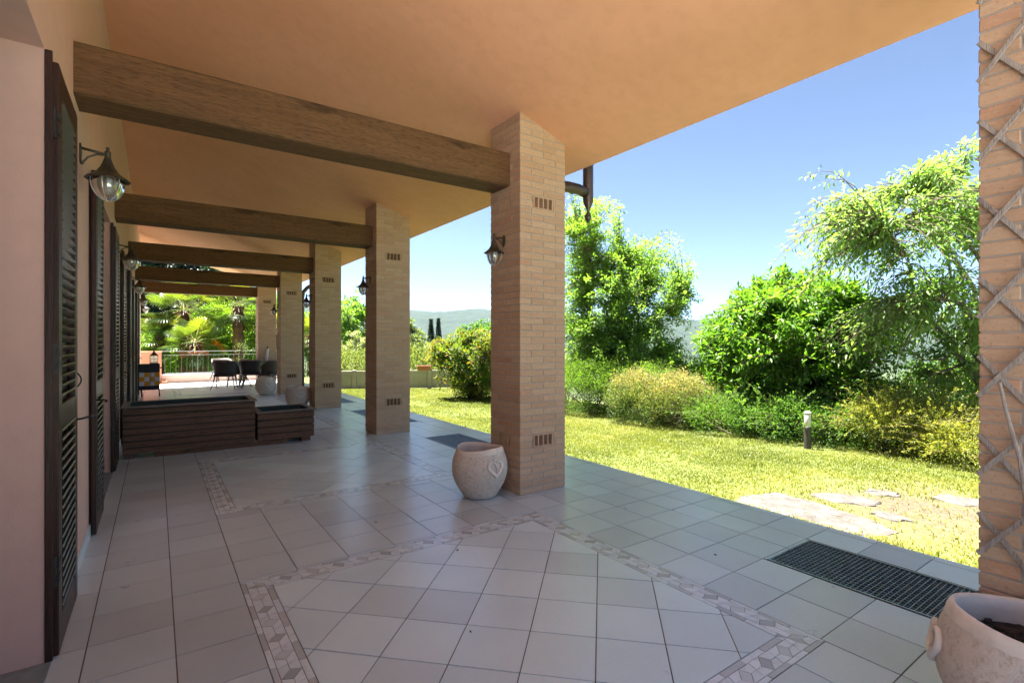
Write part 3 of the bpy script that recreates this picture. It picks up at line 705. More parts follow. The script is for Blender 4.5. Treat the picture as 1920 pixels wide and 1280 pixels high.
# ---------------------------------------------------------------- cart, lantern
e = empty('tiled_cart', (-.12, 15.2, 0)); tag(e, 'black garden cart with a band of yellow and white checked tiles, under the dark lantern', 'cart')
m_ = MB(); m_.cbox(-.21, .206, 0, .42, .60, .80, .012); m_.cbox(-.205, .20, .01, .41, .17, .27, .01); m_.cbox(-.19, .19, .015, .40, .27, .60, .004); m_.build('body', M_black, e)
cw_ = plain('white_glaze', (0.62, 0.66, 0.68), 0.15, 0, .08); cy_ = plain('yellow_glaze', (0.72, 0.33, 0.02), 0.15, 0, .1)
for nm, mt, par in (('white_tiles', cw_, 0), ('yellow_tiles', cy_, 1)):
    m_ = MB()
    for i in range(4):
        for j in range(3):
            if (i + j) % 2 == par: m_.cbox(-.207 + i * .103, -.207 + i * .103 + .1, 0.0, .016, .272 + j * .109, .272 + j * .109 + .106, .003)
            if (i + j) % 2 == par: m_.cbox(.19, .204, .02 + i * .095, .02 + i * .095 + .092, .272 + j * .109, .272 + j * .109 + .106, .003)
    m_.build(nm, mt, e)
for x in (-.17, .185):
    for y in (.03, .37):
        m_ = MB(); m_.tube([(x, y, .18), (x + .01, y - .01, .08), (x + .015, y - .015, 0.006)], [.014, .012, .017], 8); m_.build('leg', M_iron, e)
m_ = MB(); m_.tube([(.205, .03, .7), (.25, .03, .7), (.25, .38, .7), (.205, .38, .7)], .008, 8); m_.build('handle', M_iron, e)
m_ = MB(); m_.tube([(-.05, -.008, .80), (0, -.012, .73), (.02, -.02, .62), (.02, -.02, .28)], .005, 6); m_.build('chain', M_iron, e)
e = empty('table_lantern', (-.035, 15.4, .801)); tag(e, 'dark glazed candle lantern standing on the black cart', 'lantern')
m_ = MB(); m_.box(-.085, .085, -.085, .085, 0, .02)
for a in (-1, 1):
    for b in (-1, 1): m_.box(a * .08 - .006, a * .08 + .006, b * .08 - .006, b * .08 + .006, .02, .2)
    m_.box(a * .08 - .004, a * .08 + .004, -.07, .07, .11, .118)
m_.box(-.074, .074, -.084, -.078, .11, .118); m_.box(-.004, .004, -.084, -.078, .02, .2)
m_.build('frame', M_iron, e)
m_ = MB(); m_.lathe([(.12, .2), (.125, .205), (.06, .25), (.045, .27), (.045, .29), (.015, .31), (.01, .33), (0, .335)], 4, fn=lambda p, a: Matrix.Rotation(R(45), 3, 'Z') @ p); m_.build('lid', M_iron, e)
m_ = MB(); m_.box(-.077, .077, -.077, .077, .021, .199); m_.build('glass', M_glass, e)

# ---------------------------------------------------------------- far end: low wall, railing, pier
e = empty('low_wall', (1.9, 20, 0)); tag(e, 'low pink tiled wall carrying the metal railing at the far end of the patio', 'wall')
m_ = MB(); m_.box(-1.74, 2.2, -.1, .12, -.3, .26); m_.build('wall_face', M_wall, e); m_ = MB()
for i in range(13): m_.cbox(-1.75 + i * .304, -1.75 + i * .304 + .3, -.125, .145, .26, .285, .004)
m_.build('coping', M_tile, e, rnd=[.5] * len(m_.f)); m_ = MB(); m_.cbox(-1.74, -1.6, -.38, -.13, 0, .1, .006); m_.build('step', M_pier, e)
e = empty('rendered_pier', (-.11, 20.0, 0)); tag(e, 'bright coral rendered pier at the left end of the far railing', 'pier'); m_ = MB(); m_.box(-.33, .265, -.12, .2, -.1, 1.0); m_.build('shaft', M_pier, e); m_ = MB(); m_.cbox(-.35, .285, -.14, .22, 1.0, 1.03, .006); m_.build('cap', M_pier, e)
M_rail = plain('grey_green_paint', (.11, .12, .105), .5)
e = empty('metal_railing', (1.9, 20, .285)); tag(e, 'thin grey metal railing on the low wall in front of the palms', 'railing')
m_ = MB()
for z, r in ((.74, .011), (.62, .006), (.03, .006)): m_.tube([(-1.74, 0, z), (2.2, 0, z)], r, 8)
m_.build('rail', M_rail, e)
for i in range(26): 
    m_ = MB(); x = -1.66 + i * .152; m_.tube([(x, 0, 0.0), (x, 0, .62)], .0045 if i % 6 else .011, 6); m_.build('baluster', M_rail, e)

# ---------------------------------------------------------------- table and chairs
def chair():
    e = empty('rattan_chair'); s = MB(); W_ = .29
    s.cbox(-W_ + .03, W_ - .03, -.24, .25, .36, .42, .015); s.build('seat', M_rattan, e)
    b = MB(); n = 14; vs = []; top = []
    for j, (z, r, yo) in enumerate(((.36, .27, .0), (.5, .285, .01), (.62, .30, .02), (.74, .31, .03), (.79, .315, .04))):
        for k in range(n + 1):
            a = math.pi * (-.12) + math.pi * 1.24 * k / n; zz = z
            if j >= 3: zz = z - (.17 if k in (0, n) else .14 if k in (1, n - 1) else .08 if k in (2, n - 2) else .02 if k in (3, n - 3) else 0)
            vs.append((r * math.cos(a), r * math.sin(a) * .85 + yo - .02, zz))
    m = n + 1; b.add(vs, [(j * m + k, j * m + k + 1, (j + 1) * m + k + 1, (j + 1) * m + k) for j in range(4) for k in range(n)])
    o = b.build('backrest', M_rattan, e, smooth=True); sd = o.modifiers.new('solid', 'SOLIDIFY'); sd.thickness = .025
    t = MB(); t.tube([vs[4 * m + k] for k in range(m)], .02, 8); t.build('arm_roll', M_legmetal, e, smooth=True)
    for sx in (-1, 1):
        l_ = MB(); l_.tube([(sx * .24, -.2, .38), (sx * .25, -.24, .2), (sx * .27, -.27, .008)], [.018, .015, .013], 8); l_.build('leg', M_legmetal, e)
        l_ = MB(); l_.tube([(sx * .22, .2, .38), (sx * .25, .27, .2), (sx * .3, .37, .008)], [.018, .015, .013], 8); l_.build('leg', M_legmetal, e)
        l_ = MB(); l_.tube([(sx * .24, -.22, .2), (sx * .24, .25, .2)], .009, 6); l_.build('stretcher', M_legmetal, e)
    return e
h0 = chair(); CH = [(1.62, 16.55, R(-195), 'dark rattan armchair with its back to the camera, leftmost at the patio table'), (2.02, 17.35, R(-95), 'dark rattan armchair seen side-on, second from the left at the patio table'),
    (2.30, 16.75, R(-178), 'dark rattan armchair with curved arms, third from the left, between table and farthest pot'), (2.78, 16.3, R(-150), 'dark rattan armchair rightmost, half hidden behind the fourth full brick column'), (1.75, 18.4, R(20), 'dark rattan armchair on the garden side of the patio table')]
for i_, (x, y, a, lb) in enumerate(CH):
    o = h0 if i_ == 0 else copy_tree(h0); o.location = (x, y, 0.001); o.rotation_euler = (0, 0, a); tag(o, lb, 'chair', 'rattan chairs around the patio table')
e = empty('patio_table', (2.75, 17.55, 0)); tag(e, 'dark oval patio table with the rattan chairs around it', 'table')
m_ = MB(); m_.lathe([(0, .70), (.95, .70), (.965, .715), (.965, .73), (.95, .738), (0, .738)], 40, fn=lambda p, a: Vector((p.x * .82, p.y * .62, p.z))); m_.build('tabletop', M_rattan, e)
for x in (-.5, .5):
    for y in (-.3, .3): m_ = MB(); m_.tube([(x, y, .70), (x * 1.05, y * 1.05, .35), (x * 1.2, y * 1.2, .008)], [.03, .024, .02], 8); m_.build('leg', M_legmetal, e)
e = empty('furled_parasol', (2.83, 17.5, .739)); tag(e, 'slim white furled table parasol with a dark finial rising from the dark patio table', 'parasol')
M_cloth = plain('white_cloth', (0.6, 0.58, 0.56), 0.9, 0, .1)
m_ = MB(); m_.lathe([(.03, 0), (.05, .02), (.055, .1), (.045, .25), (.04, .38), (.025, .40), (0, .40)], 12, fn=lambda p, a: Vector((p.x * (1 + .12 * math.cos(5 * a)) + p.z * .12, p.y, p.z))); m_.build('canopy', M_cloth, e, smooth=True)
m_ = MB(); m_.lathe([(.02, .395), (.03, .42), (.012, .44), (0, .47)], 10, (.05, 0, 0)); m_.build('finial', M_iron, e)
#VEG
# ---------------------------------------------------------------- vegetation
NR = np.random.RandomState
def unit(a): return a / np.maximum(np.linalg.norm(a, axis=1, keepdims=True), 1e-9)
def leaves(name, P, D, L, wd, mat, parent, rng, up=0.7, rnd=None, fold=0.25):
    """P (n,3) leaf bases, D (n,3) leaf directions, L (n,) lengths; every leaf a folded pointed blade"""
    n = len(P); D = unit(D); U = unit(np.stack([rng.normal(0, 1 - up + .15, n), rng.normal(0, 1 - up + .15, n), np.ones(n)], 1))
    S = unit(np.cross(D, U)); N = np.cross(S, D); L = L[:, None]; w = L * wd
    mid = P + D * L * .45; tip = P + D * L - N * L * .12
    v = np.stack([P, mid + S * w / 2 + N * w * fold, tip, mid - S * w / 2 + N * w * fold], 1).reshape(-1, 3)
    i = np.arange(n)[:, None] * 4; f = np.concatenate([np.hstack([i, i + 1, i + 2]), np.hstack([i, i + 2, i + 3])])
    r = rng.uniform(0, 1, n) if rnd is None else rnd
    return npmesh(name, v, f, mat, parent, rnd=np.concatenate([r, r]))
def ell_points(rng, n, c, r, inner=.35, cut=None):
    d = unit(rng.normal(0, 1, (n, 3))); q = rng.uniform(inner ** 3, 1, n) ** (1 / 3)
    return np.array(c) + d * q[:, None] * np.array(r)
def grow(kind, loc, label, cat, crowns, leafm, seed, trunk_h=1.0, trunk_r=.06, stems=1, twigs=260, per=45, leaf=.07, wd=.5, droop=.2, spread=.16, limbs=7, twig_len=.5, lean=(0, 0), clusters=0, group=None, out=.6, tone=.0, bark=True, inner=.3, wild=0.0):
    """tapered trunk, curved limbs and leafy twigs filling the ellipsoids in crowns [(dx,dy,z,rx,ry,rz,weight)]"""
    rng = NR(seed); e = empty(kind, loc); tag(e, label, cat, group)
    W_ = np.array([c[6] for c in crowns], float); W_ /= W_.sum()
    B = MB(); lp = []
    for k in range(limbs):
        c = crowns[rng.choice(len(crowns), p=W_)]; t = ell_points(rng, 1, c[:3], [v * .75 for v in c[3:6]])[0]
        s = k % stems; a = 6.28 * s / max(1, stems) + rng.uniform(-.3, .3); b0 = np.array([math.cos(a), math.sin(a), 0]) * (.12 * (stems > 1))
        fork = np.array([lean[0] * trunk_h * .5, lean[1] * trunk_h * .5, trunk_h * rng.uniform(.55, 1)]) + b0 * 2
        r0 = trunk_r * rng.uniform(.45, .65)
        pts = [b0 + (fork - b0) * q for q in ((0, .5, 1) if stems > 1 else (.9, 1))]
        for q in (.25, .5, .75, 1): pts.append(fork + (t - fork) * q + np.array([0, 0, math.sin(q * 3.14) * .15 * trunk_h]) + rng.normal(0, .05 * np.linalg.norm(t - fork), 3) * (q < 1))
        rr = np.linspace(trunk_r if stems > 1 else r0, .008, len(pts)); rr[0] = r0 if stems == 1 else trunk_r
        B.tube(pts, list(rr), 7); pts = np.array(pts)
        for a_, b_ in zip(pts[:-1], pts[1:]):
            for q in np.linspace(0, 1, 7): lp.append(a_ + (b_ - a_) * q)
    if stems == 1:
        m = 7; B.tube([(lean[0] * trunk_h * .5 * (i / m) ** 1.3 + rng.normal(0, .01), lean[1] * trunk_h * .5 * (i / m) ** 1.3 + rng.normal(0, .01), trunk_h * i / m) for i in range(m + 1)], [trunk_r * (1.35 - .6 * min(1, i / m * 1.0)) if i else trunk_r * 1.7 for i in range(m + 1)], 10)
    lp = np.array(lp)
    TW = MB(); PP = []; DD = []; RR = []
    cl_ = None
    if clusters:
        cc = [ell_points(rng, 1, crowns[j][:3], crowns[j][3:6], .55)[0] for j in rng.choice(len(crowns), clusters, p=W_)]; cl_ = np.array(cc)
    ctr = np.average([c[:3] for c in crowns], axis=0, weights=W_)
    for k in range(twigs):
        if cl_ is not None and rng.rand() < .8: t = cl_[rng.randint(len(cl_))] + rng.normal(0, 1, 3) * spread * 1.6; tone_k = (rng.rand() - .5) * .3
        else:
            c = crowns[rng.choice(len(crowns), p=W_)]; t = ell_points(rng, 1, c[:3], c[3:6], inner)[0]; tone_k = 0
        if wild and rng.rand() < wild: t = ctr + (t - ctr) * rng.uniform(1.05, 1.25)
        s = lp[np.argmin(np.linalg.norm(lp - t, axis=1) + rng.uniform(0, .25, len(lp)))]
        v = t - s; L = np.linalg.norm(v)
        if L > twig_len * 2.2: s = t - v / L * twig_len * 2.2; v = t - s; L = np.linalg.norm(v)
        q = np.linspace(0, 1, 6)[:, None]; bend = np.array([0, 0, -droop * L]) ; path = s + v * q + bend * q * q + np.array([0, 0, .25 * L]) * np.sin(q * 3.14) * .5
        TW.tube(path, list(np.linspace(.009, .003, 6)), 4, cap=False)
        n = max(4, int(per * rng.uniform(.6, 1.3))); q = rng.uniform(.2, 1.05, n); i0 = np.clip((q * 5).astype(int), 0, 4); fr = (q * 5 - i0)[:, None]
        p = path[i0] * (1 - fr) + path[i0 + 1] * fr; td = unit(path[i0 + 1] - path[i0])
        side = unit(np.cross(td, rng.normal(0, 1, (n, 3)))); d = unit(td * .6 + side * 1.0 + np.array([0, 0, -droop * 1.2])[None, :])
        p = p + side * rng.uniform(0, spread, n)[:, None] * .8
        PP.append(p); DD.append(d)
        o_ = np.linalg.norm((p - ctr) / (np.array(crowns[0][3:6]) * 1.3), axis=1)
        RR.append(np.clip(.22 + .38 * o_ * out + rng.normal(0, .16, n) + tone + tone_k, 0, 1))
    P = np.concatenate(PP); D = np.concatenate(DD); r = np.concatenate(RR)
    if bark: B.build('trunk', M_bark, e, smooth=True); TW.build('twigs', M_twig, e)
    leaves('crown' if stems == 1 else 'foliage', P, D, leaf * rng.uniform(.6, 1.25, len(P)), wd, leafm, e, rng, rnd=r)
    return e
def bush(kind, loc, label, cat, boxes, leafm, seed, n=9000, leaf=.03, wd=.5, group=None, tone=.4, shoots=0, sl_=.25, upd=.5, topc=0.0):
    """clipped or loose shrub: leaf clusters over rounded lobes [(dx,dy,dz,rx,ry,rz)], dense at the skin; optional arching shoots"""
    rng = NR(seed); e = empty(kind, loc); tag(e, label, cat, group); PP = []; DD = []; RR = []
    V = np.array([b[3] * b[4] + b[4] * b[5] + b[3] * b[5] for b in boxes]); V /= V.sum()
    for b, w in zip(boxes, V):
        m = int(n * w); nc = max(6, m // 34); d = unit(rng.normal(0, 1, (nc, 3))); d[:, 2] = np.abs(d[:, 2]) * np.where(rng.rand(nc) < .75, 1, -1)
        q = 1 - rng.exponential(.09, nc); lump = 1 + .10 * np.sin(d[:, 0] * 7 + seed) * np.sin(d[:, 1] * 6 + d[:, 2] * 5)
        c = np.array(b[:3]) + d * (q * lump)[:, None] * np.array(b[3:6]); k = rng.randint(0, nc, m)
        p = c[k] + rng.normal(0, 1, (m, 3)) * leaf * 1.9; dd = d[k] * 1.0 + rng.normal(0, .7, (m, 3)) + np.array([0, 0, upd])
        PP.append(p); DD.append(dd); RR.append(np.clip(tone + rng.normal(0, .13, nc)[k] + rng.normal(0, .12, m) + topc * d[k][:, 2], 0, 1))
    ST = MB()
    for b in boxes:
        for j in range(9):
            d = unit(rng.normal(0, 1, (1, 3)))[0]; d[2] = abs(d[2]); s = np.array([b[0] * .6 + rng.normal(0, .08), b[1] * .6 + rng.normal(0, .08), -.02]); t = np.array(b[:3]) + d * np.array(b[3:6]) * .85
            ST.tube([s, s * .4 + t * .6 + np.array([0, 0, -.05]), t], [.014, .009, .004], 5)
    for j in range(shoots):
        b = boxes[rng.randint(len(boxes))]; d = unit(rng.normal(0, 1, (1, 3)))[0]; d[2] = abs(d[2]) * .9 + .05; s = np.array(b[:3]) + d * np.array(b[3:6]) * .8
        v = (d + np.array([rng.normal(0, .35), rng.normal(0, .35), rng.uniform(-.1, .6)])) * sl_ * rng.uniform(.6, 1.4); q = np.linspace(0, 1, 5)[:, None]; path = s + v * q + np.array([0, 0, -.35 * sl_]) * q * q
        ST.tube(path, [.005, .004, .003, .002, .001], 4, cap=False); m = 46; qq = rng.uniform(0, 1, m); i0 = np.clip((qq * 4).astype(int), 0, 3); fr = (qq * 4 - i0)[:, None]
        p = path[i0] * (1 - fr) + path[i0 + 1] * fr; td = unit(path[i0 + 1] - path[i0]); dd = td * .9 + unit(np.cross(td, rng.normal(0, 1, (m, 3)))) * .9
        PP.append(p); DD.append(dd); RR.append(np.clip(tone + .18 + rng.normal(0, .12, m), 0, 1))
    ST.build('stems', M_twig, e)
    P = np.concatenate(PP); k = P[:, 2] > -.02
    leaves('foliage', P[k], np.concatenate(DD)[k], leaf * rng.uniform(.6, 1.3, len(P))[k], wd, leafm, e, rng, up=.3, rnd=np.concatenate(RR)[k]); return e
ML_spring = leafmat('spring_green_leaf', (0.085, 0.17, 0.04), (0.18, 0.30, 0.065), (0.32, 0.43, 0.10))
ML_shrub = leafmat('glossy_green_leaf', (0.035, 0.085, 0.018), (0.10, 0.21, 0.03), (0.27, 0.38, 0.055), rough=.35)
ML_cherry = leafmat('cherry_leaf', (0.10, 0.18, 0.055), (0.20, 0.31, 0.10), (0.34, 0.43, 0.17), rough=.4)
ML_hedge = leafmat('hedge_leaf', (0.058, 0.109, 0.0261), (0.131, 0.217, 0.0435), (0.319, 0.377, 0.102))
ML_spirea = leafmat('spirea_leaf', (0.05, 0.10, 0.025), (0.14, 0.20, 0.05), (0.42, 0.35, 0.20), tcol=(1.2, 1.1, .5))
ML_wisp = leafmat('wispy_leaf', (0.0362, 0.087, 0.0261), (0.087, 0.181, 0.0406), (0.189, 0.304, 0.058))
ML_gold = leafmat('golden_juniper_leaf', (0.07, 0.14, 0.025), (0.22, 0.29, 0.05), (0.48, 0.46, 0.10), tcol=(1.2, 1.1, .4))
ML_red = leafmat('photinia_leaf', (0.035, 0.10, 0.02), (0.09, 0.21, 0.03), (0.30, 0.21, 0.06), tcol=(1.3, 1.1, .4))
ML_olive = leafmat('olive_leaf', (0.16, 0.181, 0.116), (0.275, 0.304, 0.189), (0.435, 0.45, 0.29))
ML_dark = leafmat('conifer_leaf', (0.008, 0.022, 0.01), (0.018, 0.042, 0.018), (0.035, 0.07, 0.025), trans=.15)
ML_palm = leafmat('palm_leaf', (0.035, 0.08, 0.018), (0.11, 0.17, 0.03), (0.30, 0.30, 0.045), tcol=(1.3, 1.25, .4), rough=.35)
ML_bush = leafmat('garden_leaf', (0.0435, 0.109, 0.0217), (0.145, 0.261, 0.0362), (0.348, 0.464, 0.058))
ML_yellow = leafmat('yellow_leaf', (0.06, 0.09, 0.03), (0.13, 0.165, 0.06), (0.26, 0.26, 0.13))
def gz(x, y): return float(ground_z(np.array([x]), np.array([y]))[0]) if x > 9 or y > 17 else float(lawn_z(x, y))
def ray(px, d):
    u = (px - 960) / 954.; F_ = (math.sin(R(35)), math.cos(R(35))); R_ = (math.cos(R(35)), -math.sin(R(35))); return (d * (F_[0] + u * R_[0]), d * (F_[1] + u * R_[1]))
def zof(py, d): return EYE + (640 - py) / 954. * d
# airy tree beside the nearest column
x, y = ray(1165, 11.2); g0 = gz(x, y)
grow('garden_tree', (x, y, g0), 'airy bright green tree with upright loose branches, right of the nearest full column', 'tree',
     [(0, 0, zof(590, 11.2) - g0, 1.5, 1.5, 1.3, 6), (-.6, .42, zof(455, 11.2) - g0, .85, .85, 1.0, 3), (-.45, .3, zof(580, 11.2) - g0, 1.2, 1.2, 1.3, 5), (.35, -.25, zof(505, 11.2) - g0, .8, .8, .7, 2), (.75, -.5, zof(540, 11.2) - g0, .8, .8, .8, 2), (.1, 0, zof(690, 11.2) - g0, 1.55, 1.55, .85, 9)],
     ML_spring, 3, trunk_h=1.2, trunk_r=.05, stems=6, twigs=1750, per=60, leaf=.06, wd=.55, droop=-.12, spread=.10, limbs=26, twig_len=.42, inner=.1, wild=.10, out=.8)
# large glossy shrub
x, y = ray(1482, 8.7); g0 = gz(x, y)
grow('large_shrub', (x, y, g0), 'large dense glossy green shrub behind the bollard light, broad dome with pale leaf tips', 'shrub',
     [(0, 0, zof(640, 8.7) - g0, 1.6, 1.6, 1.15, 9), (-.5, .35, zof(640, 8.9) - g0, 1.0, 1.0, .7, 2), (.1, -.1, zof(580, 8.7) - g0, 1.0, 1.0, .72, 4), (.9, -.6, zof(650, 8.9) - g0, .9, .9, .8, 2), (0, 0, zof(735, 8.7) - g0, 1.5, 1.5, .7, 6)],
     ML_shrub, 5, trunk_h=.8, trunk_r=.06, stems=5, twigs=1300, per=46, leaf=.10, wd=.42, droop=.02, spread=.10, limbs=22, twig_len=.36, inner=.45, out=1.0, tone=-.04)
# cherry tree
x, y = ray(1905, 7.5); g0 = gz(x, y); cx_, cy_ = ray(1720, 7.3); qx, qy = cx_ - x, cy_ - y; ex, ey = ray(1590, 7.2); rx_, ry_ = ex - x, ey - y; fx, fy = ray(1850, 7.6)
e = grow('cherry_tree', (x, y, g0), 'leaning cherry tree with drooping pointed leaves and a few red cherries, beside the trellised column', 'tree',
     [(qx, qy, zof(425, 7.3) - g0, 1.1, 1.1, .9, 6), (rx_, ry_, zof(425, 7.2) - g0, .68, .68, .68, 3.4), (fx - x, fy - y, zof(350, 7.6) - g0, 1.0, 1.0, .95, 5), (qx * .9, qy * .9, zof(570, 7.3) - g0, .95, .95, .5, 2.5), (qx * .45, qy * .45, zof(690, 7) - g0, .95, .95, .55, 5), (rx_ * .9, ry_ * .9, zof(590, 7) - g0, .6, .6, .22, .8)],
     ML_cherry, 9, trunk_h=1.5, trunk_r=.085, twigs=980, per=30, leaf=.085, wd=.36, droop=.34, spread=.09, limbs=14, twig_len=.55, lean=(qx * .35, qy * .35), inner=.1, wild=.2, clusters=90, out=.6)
rng = NR(4); M_cherry = plain('cherry_red', (0.45, 0.03, 0.015), .25)
for k in range(24):
    B = MB()
    c = [(qx, qy, zof(500, 7.2) - g0), (qx * .6, qy * .6, zof(640, 7) - g0)][k % 2]; p = np.array(c) + rng.normal(0, .45, 3); B.lathe([(0, -.011), (.009, -.006), (.0115, 0), (.009, .007), (0, .009)], 8, p); B.tube([p + np.array([0, 0, .008]), p + np.array([.01, 0, .05])], .0012, 3); B.build('cherry', M_cherry, e)
# hedge and shrubs along the lawn
HG = 'shrubs along the far edge of the lawn'
def at(px, d, dx=0): x, y = ray(px, d); return (x, y, gz(x, y))
bush('hedge_shrub', at(1062, 11.6), 'low light green hedge shrub just right of the nearest full column', 'shrub', [(0, 0, .45, .66, .6, .55), (-.6, .45, .42, .6, .6, .5)], ML_hedge, 21, 26000, .032, tone=.6, group=HG)
bush('hedge_shrub', at(1155, 10.2), 'dark green clipped hedge shrub under the airy tree', 'shrub', [(0, 0, .5, .75, .72, .6), (.45, -.5, .48, .6, .6, .55), (-.5, .45, .5, .6, .6, .55)], ML_hedge, 22, 34000, .032, tone=.34, group=HG)
bush('spirea_shrub', at(1270, 8.95), 'rounded shrub with pale pinkish-yellow tops between the green hedge and the bollard', 'shrub', [(0, 0, .36, .6, .6, .56), (-.55, .45, .40, .5, .5, .52), (.5, -.4, .26, .5, .45, .44), (.15, -.55, .2, .45, .35, .34), (-.3, -.1, .3, .7, .4, .5)], ML_spirea, 23, 52000, .028, tone=.30, group=HG, topc=.45)
bush('hedge_shrub', at(1215, 9.7), 'olive-green hedge shrub squeezed between the clipped hedge and the pinkish-topped shrub', 'shrub', [(0, 0, .44, .6, .6, .56), (.4, .4, .5, .6, .6, .6)], ML_hedge, 30, 24000, .032, tone=.42, group=HG)
bush('wispy_shrub', at(1425, 7.9), 'loose dark green shrub with thin arching shoots left of the bollard light', 'shrub', [(0, 0, .2, .5, .45, .32), (.4, -.3, .2, .45, .4, .34), (-.3, .5, .22, .5, .5, .36)], ML_wisp, 24, 15000, .035, .3, tone=.5, shoots=170, sl_=.30, group=HG)
bush('wispy_shrub', at(1575, 7.25), 'loose dark green shrub with thin arching shoots right of the bollard light', 'shrub', [(0, 0, .2, .5, .45, .32), (.3, -.3, .16, .35, .4, .3), (-.2, .5, .25, .6, .5, .38)], ML_wisp, 25, 15000, .035, .3, tone=.45, shoots=170, sl_=.30, group=HG)
bush('golden_juniper', at(1690, 6.85), 'feathery golden-yellow juniper spreading by the lawn at the right', 'shrub', [(0, 0, .34, .62, .6, .36), (.55, -.42, .27, .6, .55, .32), (-.3, .2, .3, .4, .4, .34), (.1, -.5, .15, .7, .3, .2)], ML_gold, 26, 26000, .03, .28, tone=.45, shoots=460, sl_=.34, upd=.2, group=HG, topc=.15)
bush('golden_juniper', at(1800, 6.15), 'low golden-yellow juniper with horizontal feathery shoots touching the trellised column', 'shrub', [(0, 0, .16, .55, .45, .24), (.5, -.5, .18, .6, .5, .26)], ML_gold, 27, 14000, .03, .28, tone=.5, shoots=300, sl_=.32, upd=.0, group=HG)
bush('green_shrub', at(1790, 8.4), 'dark green shrub filling the shade behind the golden juniper', 'shrub', [(0, 0, .7, .9, .9, .8), (1.1, -.9, .8, 1, 1, .9), (-.9, .8, .6, .8, .8, .6)], ML_wisp, 28, 26000, .06, .45, tone=.35, shoots=60, group=HG)
bush('green_shrub', at(1330, 10.9), 'mid green shrub filling the gap between the airy tree and the large glossy shrub', 'shrub', [(0, 0, .55, .8, .8, .65), (-1.1, .8, .6, .9, .9, .7)], ML_bush, 29, 22000, .055, .45, tone=.5, shoots=60, group=HG)
# photinia and fence-side plants
x, y = ray(890, 12.6); g0 = gz(x, y)
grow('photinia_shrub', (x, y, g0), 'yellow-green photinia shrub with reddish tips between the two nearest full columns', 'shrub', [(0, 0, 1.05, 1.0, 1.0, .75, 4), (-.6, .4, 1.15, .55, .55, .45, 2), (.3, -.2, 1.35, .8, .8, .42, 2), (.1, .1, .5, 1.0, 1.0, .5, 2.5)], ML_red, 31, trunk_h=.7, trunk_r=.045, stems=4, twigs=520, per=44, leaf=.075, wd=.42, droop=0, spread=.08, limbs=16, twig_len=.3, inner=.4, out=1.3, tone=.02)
FE0 = np.array([4.15, 15.35]); FE1 = np.array([8.9, 13.35]); fd = FE1 - FE0; FL = np.linalg.norm(fd); fd /= FL; fa = math.atan2(fd[1], fd[0])
e = empty('concrete_fence', (FE0[0], FE0[1], -.1), fa); tag(e, 'low weathered concrete panel fence closing the far end of the lawn', 'fence')
npn = 7; pw = FL / npn
for i_ in range(npn + 1): B = MB(); B.cbox(i_ * pw - .06, i_ * pw + .06, -.06, .06, -.2, .60, .006); B.build('post', M_conc, e)
for i_ in range(npn):
    B = MB(); a, b = i_ * pw + .062, (i_ + 1) * pw - .062; B.cbox(a, b, -.02, .02, .06, .56, .004); B.cbox(a, b, -.032, .032, .50, .575, .004); B.cbox(a, b, -.032, .032, .04, .10, .004); B.cbox(a + .02, (a + b) / 2 - .03, -.026, .026, .13, .47, .004); B.cbox((a + b) / 2 + .03, b - .02, -.026, .026, .13, .47, .004); B.build('panel', M_conc, e)
q = FE0 + fd * 2.78; e = empty('window_box', (q[0], q[1], .477), fa); tag(e, 'small terracotta trough planter standing on the concrete fence', 'planter')
B = MB(); B.cbox(-.2, .2, -.07, .07, 0, .12, .008); B.cbox(-.215, .215, -.085, .085, .10, .14, .006); B.build('trough', M_terra, e); B = MB(); B.box(-.19, .19, -.06, .06, .13, .145); B.build('soil', M_soil, e)
bush('yellow_shrub', (*ray(775, 16.8), -.6), 'small pale yellow-green shrub behind the terracotta trough on the fence', 'shrub', [(0, 0, 1.0, .9, .8, .8), (1.2, -.6, .9, .8, .8, .7)], ML_yellow, 33, 12000, .06, tone=.5, shoots=60)
bush('yellow_shrub', (*ray(655, 18.5), -.6), 'yellow-green shrub behind the fence, seen between the second and third full columns', 'shrub', [(0, 0, .9, .9, .8, .7), (1.0, -.6, .8, .7, .7, .6)], ML_yellow, 34, 9000, .06, tone=.55, shoots=50)
bush('dark_ground_shrub', (*ray(895, 12.9), -.12), 'low deep green shrub at the foot of the photinia by the fence', 'shrub', [(0, 0, .3, .6, .5, .4), (.5, -.3, .3, .5, .5, .4)], ML_bush, 35, 7000, .05, tone=.35)
def gtree(px, d, top, rad, label, lm, seed, cat='tree', kind='garden_tree', leaf=.12, twigs=260, per=36, low=700, **k):
    x, y = ray(px, d); g0 = gz(x, y); zt = zof(top, d) - g0; zl = zof(low, d) - g0
    zc_ = (zt + zl) / 2; rz = (zt - zl) / 2
    grow(kind, (x, y, g0), label, cat, [(0, 0, zc_, rad, rad, rz, 3), (-rad * .4, 0, zc_ - rz * .3, rad * .8, rad * .8, rz * .6, 1.5), (rad * .35, 0, zc_ + rz * .1, rad * .7, rad * .7, rz * .6, 1.5)], lm, seed, trunk_h=max(.8, zl), trunk_r=.02 * rad + .06, twigs=twigs, per=per, leaf=leaf, limbs=10, twig_len=rad * .3, spread=rad * .09, **k)
gtree(640, 24, 535, 1.9, 'bright green tree behind the third full column, leaves against the sky', ML_spring, 41, leaf=.17, twigs=330, low=690, clusters=40)
gtree(668, 21, 612, .9, 'pale silvery olive tree behind the fence beside the second full column', ML_olive, 42, kind='olive_tree', leaf=.09, low=705, twigs=200)
gtree(748, 26, 585, 1.6, 'pale yellow-green tree beside the right edge of the second full column', ML_yellow, 43, leaf=.14, low=700)
gtree(800, 34, 640, 1.9, 'olive-green round tree below the pair of dark conifers', ML_olive, 44, leaf=.18, low=705)
